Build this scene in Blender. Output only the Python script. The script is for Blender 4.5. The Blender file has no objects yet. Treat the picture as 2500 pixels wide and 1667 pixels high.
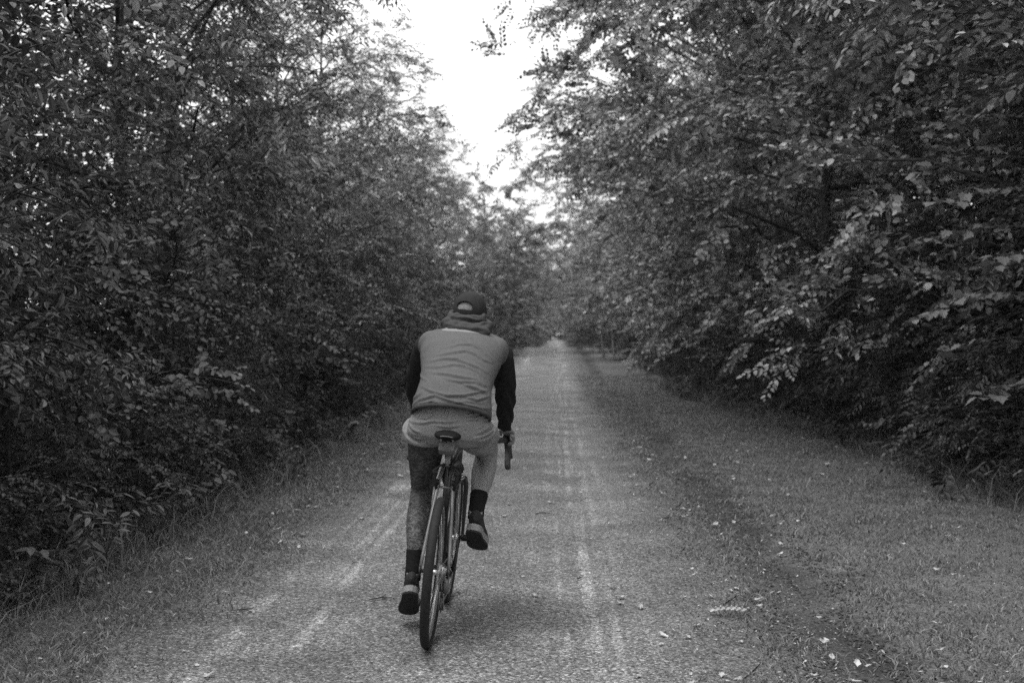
import bpy, bmesh, math, random
import numpy as np
from mathutils import Vector, Matrix

SC = bpy.context.scene
COL = SC.collection
R = math.radians
PI = math.pi

# ------------------------------------------------------------------ camera
EYE = 1.44                      # metres above the gravel
FPX = 3100.0                    # focal length in pixels of the 2500 px wide photograph
YAW, PITCH = R(2.03), R(-0.34)
cam_d = bpy.data.cameras.new('camera')
cam = bpy.data.objects.new('camera', cam_d)
COL.objects.link(cam)
cam_d.sensor_width = 36.0
cam_d.lens = 36.0 * FPX / 2500.0
cam_d.clip_start = 0.05
cam_d.clip_end = 3000.0
cam.location = (0, 0, EYE)
cam.rotation_euler = (PI / 2 + PITCH, 0, YAW)
cam_d.dof.use_dof = True
cam_d.dof.focus_distance = 6.2
cam_d.dof.aperture_fstop = 3.2
SC.camera = cam

# ------------------------------------------------------------------ sky, sun, exposure
SUN_EL, SUN_AZ = R(71), R(250)   # behind a thin overcast, high, off to the left
world = bpy.data.worlds.new('World')
SC.world = world
world.use_nodes = True
wn = world.node_tree
bg = wn.nodes['Background']
sky = wn.nodes.new('ShaderNodeTexSky')
sky.sky_type = 'NISHITA'
sky.sun_disc = False
sky.sun_elevation = SUN_EL
sky.sun_rotation = SUN_AZ
sky.air_density = 1.0
sky.dust_density = 2.0
sky.ozone_density = 1.0
bw = wn.nodes.new('ShaderNodeRGBToBW')
wn.links.new(sky.outputs[0], bw.inputs[0])
veil = wn.nodes.new('ShaderNodeMix')          # an even cloud layer over the clear sky
veil.data_type = 'FLOAT'
veil.inputs[0].default_value = 0.75
veil.inputs[3].default_value = 9.0
wn.links.new(bw.outputs[0], veil.inputs[2])
wn.links.new(veil.outputs[0], bg.inputs['Color'])
bg.inputs['Strength'].default_value = 0.15

sun_d = bpy.data.lights.new('sun', 'SUN')
sun_d.energy = 1.5
sun_d.angle = R(48)
sun_o = bpy.data.objects.new('sun', sun_d)
COL.objects.link(sun_o)
sd = Vector((math.sin(SUN_AZ) * math.cos(SUN_EL), math.cos(SUN_AZ) * math.cos(SUN_EL), math.sin(SUN_EL)))
sun_o.rotation_euler = sd.to_track_quat('Z', 'Y').to_euler()

SC.view_settings.view_transform = 'Standard'
SC.view_settings.look = 'None'
SC.view_settings.gamma = 1.0
SC.view_settings.use_curve_mapping = False
SC.view_settings.exposure = 0.50
SC.render.engine = 'CYCLES'
SC.cycles.max_bounces = 3
SC.cycles.diffuse_bounces = 1
SC.cycles.glossy_bounces = 2
SC.cycles.transmission_bounces = 2
SC.cycles.transparent_max_bounces = 3
SC.cycles.use_denoising = False
SC.cycles.caustics_reflective = False
SC.cycles.caustics_refractive = False

# ------------------------------------------------------------------ materials (the photograph is black and white: every colour is a grey)
def new_mat(name):
    m = bpy.data.materials.new(name)
    m.use_nodes = True
    nt = m.node_tree
    nt.nodes.clear()
    out = nt.nodes.new('ShaderNodeOutputMaterial')
    return m, nt, out

def nd(nt, typ, **kw):
    n = nt.nodes.new(typ)
    for k, v in kw.items():
        if k in n.bl_rna.properties and not k.startswith('i_'):
            setattr(n, k, v)
        else:
            n.inputs[k[2:].replace('_', ' ') if k.startswith('i_') else k].default_value = v
    return n

def ramp(nt, src, stops):
    r = nt.nodes.new('ShaderNodeValToRGB')
    els = r.color_ramp.elements
    while len(els) < len(stops):
        els.new(0.5)
    for e, (p, v) in zip(els, stops):
        e.position = p
        e.color = (v, v, v, 1)
    nt.links.new(src, r.inputs['Fac'])
    return r.outputs['Color']

def math_n(nt, op, a, b=None, clamp=False):
    n = nt.nodes.new('ShaderNodeMath')
    n.operation = op
    n.use_clamp = clamp
    for i, v in enumerate((a, b)):
        if v is None:
            continue
        if isinstance(v, (int, float)):
            n.inputs[i].default_value = v
        else:
            nt.links.new(v, n.inputs[i])
    return n.outputs[0]

def plain(name, grey, rough=0.6, metallic=0.0, var=0.15, scale=30.0, bump=0.0, spec=0.4, bscale=None):
    """Grey surface with a little uneven tone and fine relief."""
    m, nt, out = new_mat(name)
    b = nd(nt, 'ShaderNodeBsdfPrincipled')
    b.inputs['Roughness'].default_value = rough
    b.inputs['Metallic'].default_value = metallic
    b.inputs['Specular IOR Level'].default_value = spec
    tc = nd(nt, 'ShaderNodeTexCoord')
    n = nd(nt, 'ShaderNodeTexNoise')
    n.inputs['Scale'].default_value = scale
    n.inputs['Detail'].default_value = 5
    nt.links.new(tc.outputs['Object'], n.inputs['Vector'])
    c = ramp(nt, n.outputs['Fac'], [(0.25, grey * (1 - var)), (0.75, grey * (1 + var))])
    nt.links.new(c, b.inputs['Base Color'])
    if bump:
        n2 = nd(nt, 'ShaderNodeTexNoise')
        n2.inputs['Scale'].default_value = bscale or scale * 6
        nt.links.new(tc.outputs['Object'], n2.inputs['Vector'])
        bp = nd(nt, 'ShaderNodeBump')
        bp.inputs['Strength'].default_value = bump
        bp.inputs['Distance'].default_value = 0.004
        nt.links.new(n2.outputs['Fac'], bp.inputs['Height'])
        nt.links.new(bp.outputs[0], b.inputs['Normal'])
    nt.links.new(b.outputs[0], out.inputs[0])
    return m

def leaf_mat(name, lo, hi, trans=0.3, rough=0.45, spec=0.45):
    """Leaves: tone differs from leaf to leaf, a soft sheen, light passes through."""
    m, nt, out = new_mat(name)
    g = nd(nt, 'ShaderNodeNewGeometry')
    oi = nd(nt, 'ShaderNodeObjectInfo')
    mid = (lo + hi) / 2
    c = ramp(nt, g.outputs['Random Per Island'], [(0.0, lo), (0.55, mid), (0.92, hi), (1.0, hi * 1.5)])
    sc_ = math_n(nt, 'ADD', math_n(nt, 'MULTIPLY', oi.outputs['Random'], 0.4), 0.8)
    mx = nd(nt, 'ShaderNodeMix', data_type='RGBA', blend_type='MULTIPLY')
    mx.inputs[0].default_value = 1.0
    nt.links.new(c, mx.inputs[6])
    cmb = nd(nt, 'ShaderNodeCombineColor')
    for i in range(3):
        nt.links.new(sc_, cmb.inputs[i])
    nt.links.new(cmb.outputs[0], mx.inputs[7])
    b = nd(nt, 'ShaderNodeBsdfPrincipled')
    b.inputs['Roughness'].default_value = rough
    b.inputs['Specular IOR Level'].default_value = spec
    nt.links.new(mx.outputs[2], b.inputs['Base Color'])
    t = nd(nt, 'ShaderNodeBsdfTranslucent')
    nt.links.new(mx.outputs[2], t.inputs['Color'])
    ms = nd(nt, 'ShaderNodeMixShader')
    ms.inputs[0].default_value = trans
    nt.links.new(b.outputs[0], ms.inputs[1])
    nt.links.new(t.outputs[0], ms.inputs[2])
    nt.links.new(ms.outputs[0], out.inputs[0])
    return m

def gravel_mat():
    m, nt, out = new_mat('gravel')
    b = nd(nt, 'ShaderNodeBsdfPrincipled')
    b.inputs['Roughness'].default_value = 0.9
    b.inputs['Specular IOR Level'].default_value = 0.2
    tc = nd(nt, 'ShaderNodeTexCoord')
    co = tc.outputs['Object']
    # grains
    v = nd(nt, 'ShaderNodeTexVoronoi')
    v.inputs['Scale'].default_value = 105
    nt.links.new(co, v.inputs['Vector'])
    sep = nd(nt, 'ShaderNodeSeparateColor')
    nt.links.new(v.outputs['Color'], sep.inputs[0])
    grain = ramp(nt, sep.outputs[0], [(0.0, 0.28), (0.45, 0.80), (0.85, 1.25), (1.0, 2.2)])
    v2 = nd(nt, 'ShaderNodeTexVoronoi')
    v2.inputs['Scale'].default_value = 55
    nt.links.new(co, v2.inputs['Vector'])
    sep2 = nd(nt, 'ShaderNodeSeparateColor')
    nt.links.new(v2.outputs['Color'], sep2.inputs[0])
    grain2 = ramp(nt, sep2.outputs[1], [(0.0, 0.72), (0.6, 1.0), (1.0, 1.3)])
    big = nd(nt, 'ShaderNodeTexNoise')
    big.inputs['Scale'].default_value = 1.3
    big.inputs['Detail'].default_value = 6
    nt.links.new(co, big.inputs['Vector'])
    # compacted, paler wheel tracks that wander a little
    xyz = nd(nt, 'ShaderNodeSeparateXYZ')
    nt.links.new(co, xyz.inputs[0])
    mp = nd(nt, 'ShaderNodeMapping')
    mp.inputs['Scale'].default_value = (12, 0.20, 1)
    nt.links.new(co, mp.inputs[0])
    ns = nd(nt, 'ShaderNodeTexNoise')
    ns.inputs['Scale'].default_value = 1.0
    ns.inputs['Detail'].default_value = 4
    nt.links.new(mp.outputs[0], ns.inputs['Vector'])
    streak = ramp(nt, ns.outputs['Fac'], [(0.46, 0.0), (0.62, 1.0)])
    tracks = None
    for cx, w, amp in ((-1.37, 0.42, 1.1), (0.14, 0.38, 1.0)):
        d = math_n(nt, 'ABSOLUTE', math_n(nt, 'SUBTRACT', xyz.outputs[0], cx))
        k = math_n(nt, 'MULTIPLY', math_n(nt, 'SUBTRACT', 1.0, math_n(nt, 'DIVIDE', d, w), True), amp)
        tracks = k if tracks is None else math_n(nt, 'ADD', tracks, k)
    tr = math_n(nt, 'MULTIPLY', tracks, streak)
    base = ramp(nt, big.outputs['Fac'], [(0.3, 0.165), (0.5, 0.22), (0.7, 0.285)])
    # finer, paler dust where wheels pass; darker soil near the edges of the gravel
    edge = ramp(nt, math_n(nt, 'ABSOLUTE', math_n(nt, 'ADD', xyz.outputs[0], 0.55)), [(0.0, 1.0), (0.6, 1.0), (0.95, 0.78)])
    mr = nt.nodes.new('ShaderNodeMapRange')
    mr.inputs[1].default_value = 0.9
    mr.inputs[2].default_value = 1.6
    mr.inputs[3].default_value = 1.0
    mr.inputs[4].default_value = 0.58
    nt.links.new(math_n(nt, 'ABSOLUTE', math_n(nt, 'ADD', xyz.outputs[0], 0.55)), mr.inputs[0])
    s = math_n(nt, 'ADD', math_n(nt, 'MULTIPLY', base, mr.outputs[0]), math_n(nt, 'MULTIPLY', math_n(nt, 'MULTIPLY', tr, ramp(nt, big.outputs['Fac'], [(0.40, 0.05), (0.60, 1.0)])), 0.22))
    s = math_n(nt, 'MULTIPLY', math_n(nt, 'MULTIPLY', s, grain), grain2)
    cmb = nd(nt, 'ShaderNodeCombineColor')
    for i in range(3):
        nt.links.new(s, cmb.inputs[i])
    nt.links.new(cmb.outputs[0], b.inputs['Base Color'])
    bp = nd(nt, 'ShaderNodeBump')
    bp.inputs['Strength'].default_value = 0.8
    bp.inputs['Distance'].default_value = 0.008
    hsum = math_n(nt, 'ADD', v.outputs['Distance'], math_n(nt, 'MULTIPLY', v2.outputs['Distance'], 1.2))
    nt.links.new(math_n(nt, 'SUBTRACT', 1.0, hsum), bp.inputs['Height'])
    nt.links.new(bp.outputs[0], b.inputs['Normal'])
    nt.links.new(b.outputs[0], out.inputs[0])
    return m

def soil_mat(name, lo, hi, scale=6.0, fine=90.0, dark_line=None, bumpd=0.02):
    m, nt, out = new_mat(name)
    b = nd(nt, 'ShaderNodeBsdfPrincipled')
    b.inputs['Roughness'].default_value = 0.95
    b.inputs['Specular IOR Level'].default_value = 0.15
    tc = nd(nt, 'ShaderNodeTexCoord')
    n = nd(nt, 'ShaderNodeTexNoise')
    n.inputs['Scale'].default_value = scale
    n.inputs['Detail'].default_value = 8
    n.inputs['Roughness'].default_value = 0.65
    nt.links.new(tc.outputs['Object'], n.inputs['Vector'])
    c = ramp(nt, n.outputs['Fac'], [(0.3, lo), (0.7, hi)])
    f = nd(nt, 'ShaderNodeTexNoise')
    f.inputs['Scale'].default_value = fine
    f.inputs['Detail'].default_value = 3
    nt.links.new(tc.outputs['Object'], f.inputs['Vector'])
    g = ramp(nt, f.outputs['Fac'], [(0.3, 0.4), (0.7, 1.6)])
    s = math_n(nt, 'MULTIPLY', c, g)
    if dark_line:
        cx, w, k = dark_line
        xyz = nd(nt, 'ShaderNodeSeparateXYZ')
        nt.links.new(tc.outputs['Object'], xyz.inputs[0])
        wob = math_n(nt, 'MULTIPLY', math_n(nt, 'SUBTRACT', n.outputs['Fac'], 0.5), 1.0)
        d = math_n(nt, 'ABSOLUTE', math_n(nt, 'ADD', math_n(nt, 'SUBTRACT', xyz.outputs[0], cx), wob))
        q = math_n(nt, 'SUBTRACT', 1.0, math_n(nt, 'DIVIDE', d, w), True)
        q = math_n(nt, 'MULTIPLY', math_n(nt, 'MULTIPLY', q, q), math_n(nt, 'SUBTRACT', 3.0, math_n(nt, 'MULTIPLY', q, 2.0)))
        pn = nd(nt, 'ShaderNodeTexNoise')
        pn.inputs['Scale'].default_value = 0.9
        nt.links.new(tc.outputs['Object'], pn.inputs['Vector'])
        q = math_n(nt, 'MULTIPLY', q, ramp(nt, pn.outputs['Fac'], [(0.35, 0.5), (0.55, 1.0)]))
        s = math_n(nt, 'MULTIPLY', s, math_n(nt, 'SUBTRACT', 1.0, math_n(nt, 'MULTIPLY', q, k)))
    cmb = nd(nt, 'ShaderNodeCombineColor')
    for i in range(3):
        nt.links.new(s, cmb.inputs[i])
    nt.links.new(cmb.outputs[0], b.inputs['Base Color'])
    bp = nd(nt, 'ShaderNodeBump')
    bp.inputs['Strength'].default_value = 0.7
    bp.inputs['Distance'].default_value = bumpd
    nt.links.new(f.outputs['Fac'], bp.inputs['Height'])
    nt.links.new(bp.outputs[0], b.inputs['Normal'])
    nt.links.new(b.outputs[0], out.inputs[0])
    return m

M = {
    'gravel': gravel_mat(),
    'verge': soil_mat('verge_soil', 0.07, 0.14, 2.5, 70.0),
    'verge_r': soil_mat('verge_soil_rutted', 0.09, 0.18, 2.5, 70.0, dark_line=(1.38, 0.42, 0.6)),
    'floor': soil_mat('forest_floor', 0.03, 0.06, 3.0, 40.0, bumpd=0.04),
    'bark': plain('bark', 0.07, 0.95, var=0.5, scale=14, bump=0.9, bscale=40, spec=0.2),
    'bark_pale': plain('bark_pale', 0.28, 0.9, var=0.35, scale=9, bump=0.6, bscale=30, spec=0.2),
    'leaf_a': leaf_mat('leaf_broad', 0.07, 0.44, 0.17, 0.42, 0.5),
    'leaf_b': leaf_mat('leaf_narrow', 0.05, 0.36, 0.17, 0.42, 0.5),
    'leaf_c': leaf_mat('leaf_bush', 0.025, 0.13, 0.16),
    'leaf_big': leaf_mat('leaf_large', 0.12, 0.26, 0.22),
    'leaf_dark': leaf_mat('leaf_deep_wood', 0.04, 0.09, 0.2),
    'grass': leaf_mat('grass_blade', 0.13, 0.31, 0.25, 0.6, 0.3),
    'stem': plain('stem', 0.10, 0.8, var=0.3),
    'dry_leaf': leaf_mat('dry_leaf', 0.42, 0.72, 0.10, 0.7, 0.3),
    'dry_dark': leaf_mat('dry_leaf_dark', 0.05, 0.12, 0.10, 0.8, 0.2),
    'stone': leaf_mat('small_stone', 0.14, 0.38, 0.0, 0.9, 0.2),
    'petal': plain('petal', 0.7, 0.7, var=0.1),
}

# ------------------------------------------------------------------ mesh helpers
def mesh_np(name, V, faces_by_n, mat=None, smooth=False, mats=None, mat_idx=None):
    """V (n,3); faces_by_n: list of int arrays (m,k), k constant in each."""
    me = bpy.data.meshes.new(name)
    V = np.asarray(V, np.float32)
    me.vertices.add(len(V))
    me.vertices.foreach_set('co', V.ravel())
    loops = np.concatenate([np.asarray(f, np.int32).ravel() for f in faces_by_n])
    tot = np.concatenate([np.full(len(f), f.shape[1], np.int32) for f in faces_by_n])
    start = np.concatenate([[0], np.cumsum(tot)[:-1]]).astype(np.int32)
    me.loops.add(len(loops))
    me.loops.foreach_set('vertex_index', loops)
    me.polygons.add(len(tot))
    me.polygons.foreach_set('loop_start', start)
    me.polygons.foreach_set('loop_total', tot)
    if mat_idx is not None:
        me.polygons.foreach_set('material_index', np.asarray(mat_idx, np.int32))
    me.update(calc_edges=True)
    me.polygons.foreach_set('use_smooth', np.full(len(tot), smooth))
    for m_ in (mats or ([mat] if mat else [])):
        me.materials.append(m_)
    return me

def link(name, me, parent=None, loc=None, rot=None, scale=None):
    o = bpy.data.objects.new(name, me)
    COL.objects.link(o)
    if parent is not None:
        o.parent = parent
    if loc is not None:
        o.location = loc
    if rot is not None:
        o.rotation_euler = rot
    if scale is not None:
        o.scale = scale if not isinstance(scale, (int, float)) else (scale,) * 3
    return o

def tag(o, label=None, cat=None, group=None, kind=None):
    if label:
        o['label'] = label
    if cat:
        o['category'] = cat
    if group:
        o['group'] = group
    if kind:
        o['kind'] = kind
    return o

def empty(name, loc, rot=(0, 0, 0), scale=1.0):
    o = bpy.data.objects.new(name, None)
    COL.objects.link(o)
    o.empty_display_size = 0.1
    o.location = loc
    o.rotation_euler = rot
    o.scale = scale if not isinstance(scale, (int, float)) else (scale,) * 3
    return o

class MB:
    """Collects shapes; build() links them as one mesh object."""
    def __init__(self):
        self.V, self.Q, self.T, self.n = [], [], [], 0
        self.N = []
    def add(self, V, Q=None, T=None):
        V = np.asarray(V, float).reshape(-1, 3)
        if Q is not None and len(Q):
            self.Q.append(np.asarray(Q, int) + self.n)
        if T is not None and len(T):
            self.T.append(np.asarray(T, int) + self.n)
        self.V.append(V)
        self.n += len(V)
    def tube(self, pts, rad, sides=8, cap=True, side=None, rb=None, closed=False):
        """Tube along pts; rad along 'side', rb across it (elliptic when given)."""
        P = np.asarray(pts, float)
        n = len(P)
        ra = np.broadcast_to(np.asarray(rad, float), (n,)).copy()
        rbv = ra if rb is None else np.broadcast_to(np.asarray(rb, float), (n,)).copy()
        if closed:
            T = np.roll(P, -1, 0) - np.roll(P, 1, 0)
        else:
            T = np.gradient(P, axis=0)
        T /= np.linalg.norm(T, axis=1)[:, None] + 1e-12
        if side is None:
            s = np.array([1.0, 0, 0]) if abs(T[0][0]) < 0.8 else np.array([0, 0, 1.0])
        else:
            s = np.asarray(side, float)
        A = np.linspace(0, 2 * PI, sides, endpoint=False)
        rings = []
        for i in range(n):
            t = T[i]
            u = s - t * s.dot(t)
            u /= np.linalg.norm(u) + 1e-12
            w = np.cross(t, u)
            if side is None:
                s = u
            rings.append(P[i] + ra[i] * np.cos(A)[:, None] * u + rbv[i] * np.sin(A)[:, None] * w)
        V = np.concatenate(rings)
        j = np.arange(sides)
        j2 = (j + 1) % sides
        Q = [np.stack([i * sides + j, i * sides + j2, ((i + 1) % n) * sides + j2, ((i + 1) % n) * sides + j], 1) for i in range(n if closed else n - 1)]
        Tt = []
        if cap and not closed:
            V = np.concatenate([V, P[:1], P[-1:]])
            a, b = n * sides, n * sides + 1
            Tt = np.concatenate([np.stack([np.full(sides, a), j2, j], 1), np.stack([np.full(sides, b), (n - 1) * sides + j, (n - 1) * sides + j2], 1)])
        self.add(V, np.concatenate(Q), Tt)
        return self
    def ball(self, c, r, nu=16, nv=10, R3=None):
        th = np.linspace(0, PI, nv + 1)[1:-1]
        ph = np.linspace(0, 2 * PI, nu, endpoint=False)
        V = [[0, 0, 1]] + [[math.sin(t) * math.cos(p), math.sin(t) * math.sin(p), math.cos(t)] for t in th for p in ph] + [[0, 0, -1]]
        V = np.array(V) * np.asarray(r, float)
        if R3 is not None:
            V = V @ np.asarray(R3).T
        V = V + np.asarray(c, float)
        T = [[0, 1 + j, 1 + (j + 1) % nu] for j in range(nu)]
        Q = [[1 + i * nu + j, 1 + (i + 1) * nu + j, 1 + (i + 1) * nu + (j + 1) % nu, 1 + i * nu + (j + 1) % nu] for i in range(nv - 2) for j in range(nu)]
        e = len(V) - 1
        b0 = 1 + (nv - 2) * nu
        T += [[e, b0 + (j + 1) % nu, b0 + j] for j in range(nu)]
        self.add(V, Q, T)
        return self
    def box(self, c, h, R3=None):
        V = np.array([[sx, sy, sz] for sx in (-1, 1) for sy in (-1, 1) for sz in (-1, 1)], float) * np.asarray(h, float)
        if R3 is not None:
            V = V @ np.asarray(R3).T
        Q = [[0, 1, 3, 2], [4, 6, 7, 5], [0, 4, 5, 1], [2, 3, 7, 6], [0, 2, 6, 4], [1, 5, 7, 3]]
        self.add(V + np.asarray(c, float), Q)
        return self
    def ring(self, c, axis, r, rs, sides=10, seg=48, prof=None):
        """Torus round axis x; rs radius of the section (or elliptic pair: along axis, radial)."""
        A = np.linspace(0, 2 * PI, seg, endpoint=False)
        P = np.stack([np.zeros(seg), np.cos(A) * r, np.sin(A) * r], 1) + np.asarray(c, float)
        ra, rb = rs if isinstance(rs, tuple) else (rs, rs)
        return self.tube(P, ra, sides, side=(1, 0, 0), rb=rb, closed=True)
    def mesh(self, name, mat=None, smooth=True):
        f = []
        if self.Q:
            f.append(np.concatenate(self.Q))
        if self.T:
            f.append(np.concatenate(self.T))
        return mesh_np(name, np.concatenate(self.V), f, mat, smooth)
    def build(self, name, mat, parent=None, smooth=True, **kw):
        return link(name, self.mesh(name, mat, smooth), parent, **kw)

# ------------------------------------------------------------------ the lie of the land
rng = np.random.default_rng(11)

def height(x, y):
    x = np.asarray(x, float); y = np.asarray(y, float)
    h = 0.62 * np.exp(-((y - 74) / 20.0) ** 2)
    h = h + 0.35 * np.clip((y - 110) / 120, 0, 1)
    h = h - 0.055 * np.exp(-((x - 1.38 + .1 * np.sin(y * 1.3)) / 0.22) ** 2) * (.6 + .4 * np.sin(y * .9 + 1))                       # worn rut in the verge
    h = h - 0.018 * np.exp(-((x + 1.37) / 0.3) ** 2) - 0.018 * np.exp(-((x - 0.14) / 0.3) ** 2)
    h = h + 0.012 * np.sin(x * 2.1 + y * 0.7) * np.sin(y * 0.9 - x * 0.4)
    bank = np.clip((np.abs(x + 0.0) - 3.4) / 3.0, 0, 1)
    return h + 0.25 * bank * bank

def wander(y, k):
    y = np.asarray(y, float)
    return 0.07 * np.sin(y * 1.7 + k) + 0.05 * np.sin(y * 3.9 + 2 * k) + 0.035 * np.sin(y * 8.3 + 3 * k)

def left_edge(y): return -1.98 + wander(y, 0.3)
def right_edge(y): return 0.90 + wander(y, 1.9)
def right_hedge(y):
    y = np.asarray(y, float)
    return 3.80 - 0.95 * np.clip((y - 16) / 14.0, 0, 1)
def left_hedge(y):
    return -2.78 + 0 * np.asarray(y, float)

YS = np.concatenate([np.arange(-6, 3, 0.5), np.arange(3, 25, 0.12), np.arange(25, 60, 0.4), np.arange(60, 130, 1.5), np.arange(130, 420, 8.0)])

def sheet(name, xl, xr, nx, lift, mat, ys=YS):
    t = np.linspace(0, 1, nx)
    Xl, Xr = xl(ys), xr(ys)
    X = Xl[:, None] + (Xr - Xl)[:, None] * t
    Y = np.repeat(ys[:, None], nx, 1)
    Z = height(X, Y) + lift
    V = np.stack([X, Y, Z], -1).reshape(-1, 3)
    ny = len(ys)
    i, j = np.meshgrid(np.arange(ny - 1), np.arange(nx - 1), indexing='ij')
    a = (i * nx + j).ravel()
    Q = np.stack([a, a + 1, a + nx + 1, a + nx], 1)
    o = link(name, mesh_np(name, V, [Q], mat, True))
    return tag(o, kind='structure')

cst = lambda v: (lambda y: np.full(len(y), float(v)))
# one wide sheet to the horizon, then the verges and the gravel laid over it
gy = np.concatenate([np.arange(-60, -6, 6.0), YS, np.arange(430, 1400, 90.0)])
gx = np.concatenate([np.arange(-600, -20, 40.0), np.arange(-20, 20.1, 0.4), np.arange(40, 620, 40.0)])
X, Y = np.meshgrid(gx, gy)
V = np.stack([X, Y, height(X, Y) - 0.012 - 0.06 * (np.abs(X) < 3.3)], -1).reshape(-1, 3)
nx = len(gx)
i, j = np.meshgrid(np.arange(len(gy) - 1), np.arange(nx - 1), indexing='ij')
a = (i * nx + j).ravel()
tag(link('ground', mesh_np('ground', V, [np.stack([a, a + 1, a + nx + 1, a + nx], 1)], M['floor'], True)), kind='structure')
sheet('grass_verge_left', lambda y: left_hedge(y) - 0.7 + wander(y, 4), cst(-1.6), 8, 0.0, M['verge'])
sheet('grass_verge_right', cst(0.5), lambda y: right_hedge(y) + 0.5 + wander(y, 5), 22, 0.0, M['verge_r'])
sheet('gravel_path', left_edge, right_edge, 26, 0.008, M['gravel'])

# ------------------------------------------------------------------ leaves, sprays, crowns
LEAF = {
    'ovate': (np.array([[0, 0, 0], [.30, -.25, .05], [.70, -.21, .02], [1, 0, -.12], [.70, .21, .02], [.30, .25, .05]]), np.array([[0, 1, 2, 3], [0, 3, 4, 5]])),
    'lance': (np.array([[0, 0, 0], [.28, -.15, .04], [.68, -.13, .0], [1, 0, -.16], [.68, .13, .0], [.28, .15, .04]]), np.array([[0, 1, 2, 3], [0, 3, 4, 5]])),
    'round': (np.array([[0, 0, 0], [.22, -.34, .06], [.66, -.36, .02], [1, 0, -.10], [.66, .36, .02], [.22, .34, .06]]), np.array([[0, 1, 2, 3], [0, 3, 4, 5]])),
}

def rot_z(a): c, s = math.cos(a), math.sin(a); return np.array([[c, -s, 0], [s, c, 0], [0, 0, 1.0]])
def rot_y(a): c, s = math.cos(a), math.sin(a); return np.array([[c, 0, s], [0, 1, 0], [-s, 0, c]])
def rot_x(a): c, s = math.cos(a), math.sin(a); return np.array([[1, 0, 0], [0, c, -s], [0, s, c]])

def make_spray(kind, n, L, ll, rg, droop=0.25, ang=(42, 68)):
    """A leafy twig along +x: n leaves set alternately, tip leaf last."""
    lv, lf = LEAF[kind]
    V, F = [], []
    for i in range(n):
        t = (i + 0.6) / n
        p = np.array([t * L, 0, -droop * L * t * t])
        s = 1 if i % 2 else -1
        if i == n - 1:
            yaw = 0.15 * rg.normal()
        else:
            yaw = s * R(rg.uniform(*ang))
        size = ll * rg.uniform(0.7, 1.15) * (0.75 + 0.35 * math.sin(PI * min(1, t + 0.1)))
        m = rot_z(yaw) @ rot_y(R(rg.uniform(2, 38))) @ rot_x(R(rg.normal() * 22))
        v = lv * size
        V.append((v @ m.T) + p + m @ np.array([0.1 * ll, 0, 0]))
        F.append(lf + len(lv) * i)
    return np.concatenate(V), np.concatenate(F)

def frames(D, rg, roll=0.32):
    D = D / (np.linalg.norm(D, axis=1)[:, None] + 1e-9)
    up = np.array([0, 0, 1.0]) + rg.normal(size=D.shape) * roll
    up = up - D * (up * D).sum(1)[:, None]
    up /= np.linalg.norm(up, axis=1)[:, None] + 1e-9
    sd_ = np.cross(up, D)
    return np.stack([D, sd_, up], 2)          # columns

def place_sprays(P, D, S, tpls, rg, roll=0.32):
    """Copies of the spray templates at P, pointing along D, scaled by S, as one vertex / quad array."""
    Fm = frames(D, rg, roll)
    which = rg.integers(0, len(tpls), len(P))
    VV, QQ, base = [], [], 0
    for k, (tv, tf) in enumerate(tpls):
        idx = np.where(which == k)[0]
        if not len(idx):
            continue
        v = np.einsum('nij,kj->nki', Fm[idx], tv) * S[idx][:, None, None] + P[idx][:, None, :]
        q = tf[None] + (np.arange(len(idx)) * len(tv))[:, None, None] + base
        VV.append(v.reshape(-1, 3))
        QQ.append(q.reshape(-1, tf.shape[1]))
        base += len(idx) * len(tv)
    return np.concatenate(VV), np.concatenate(QQ)

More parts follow.
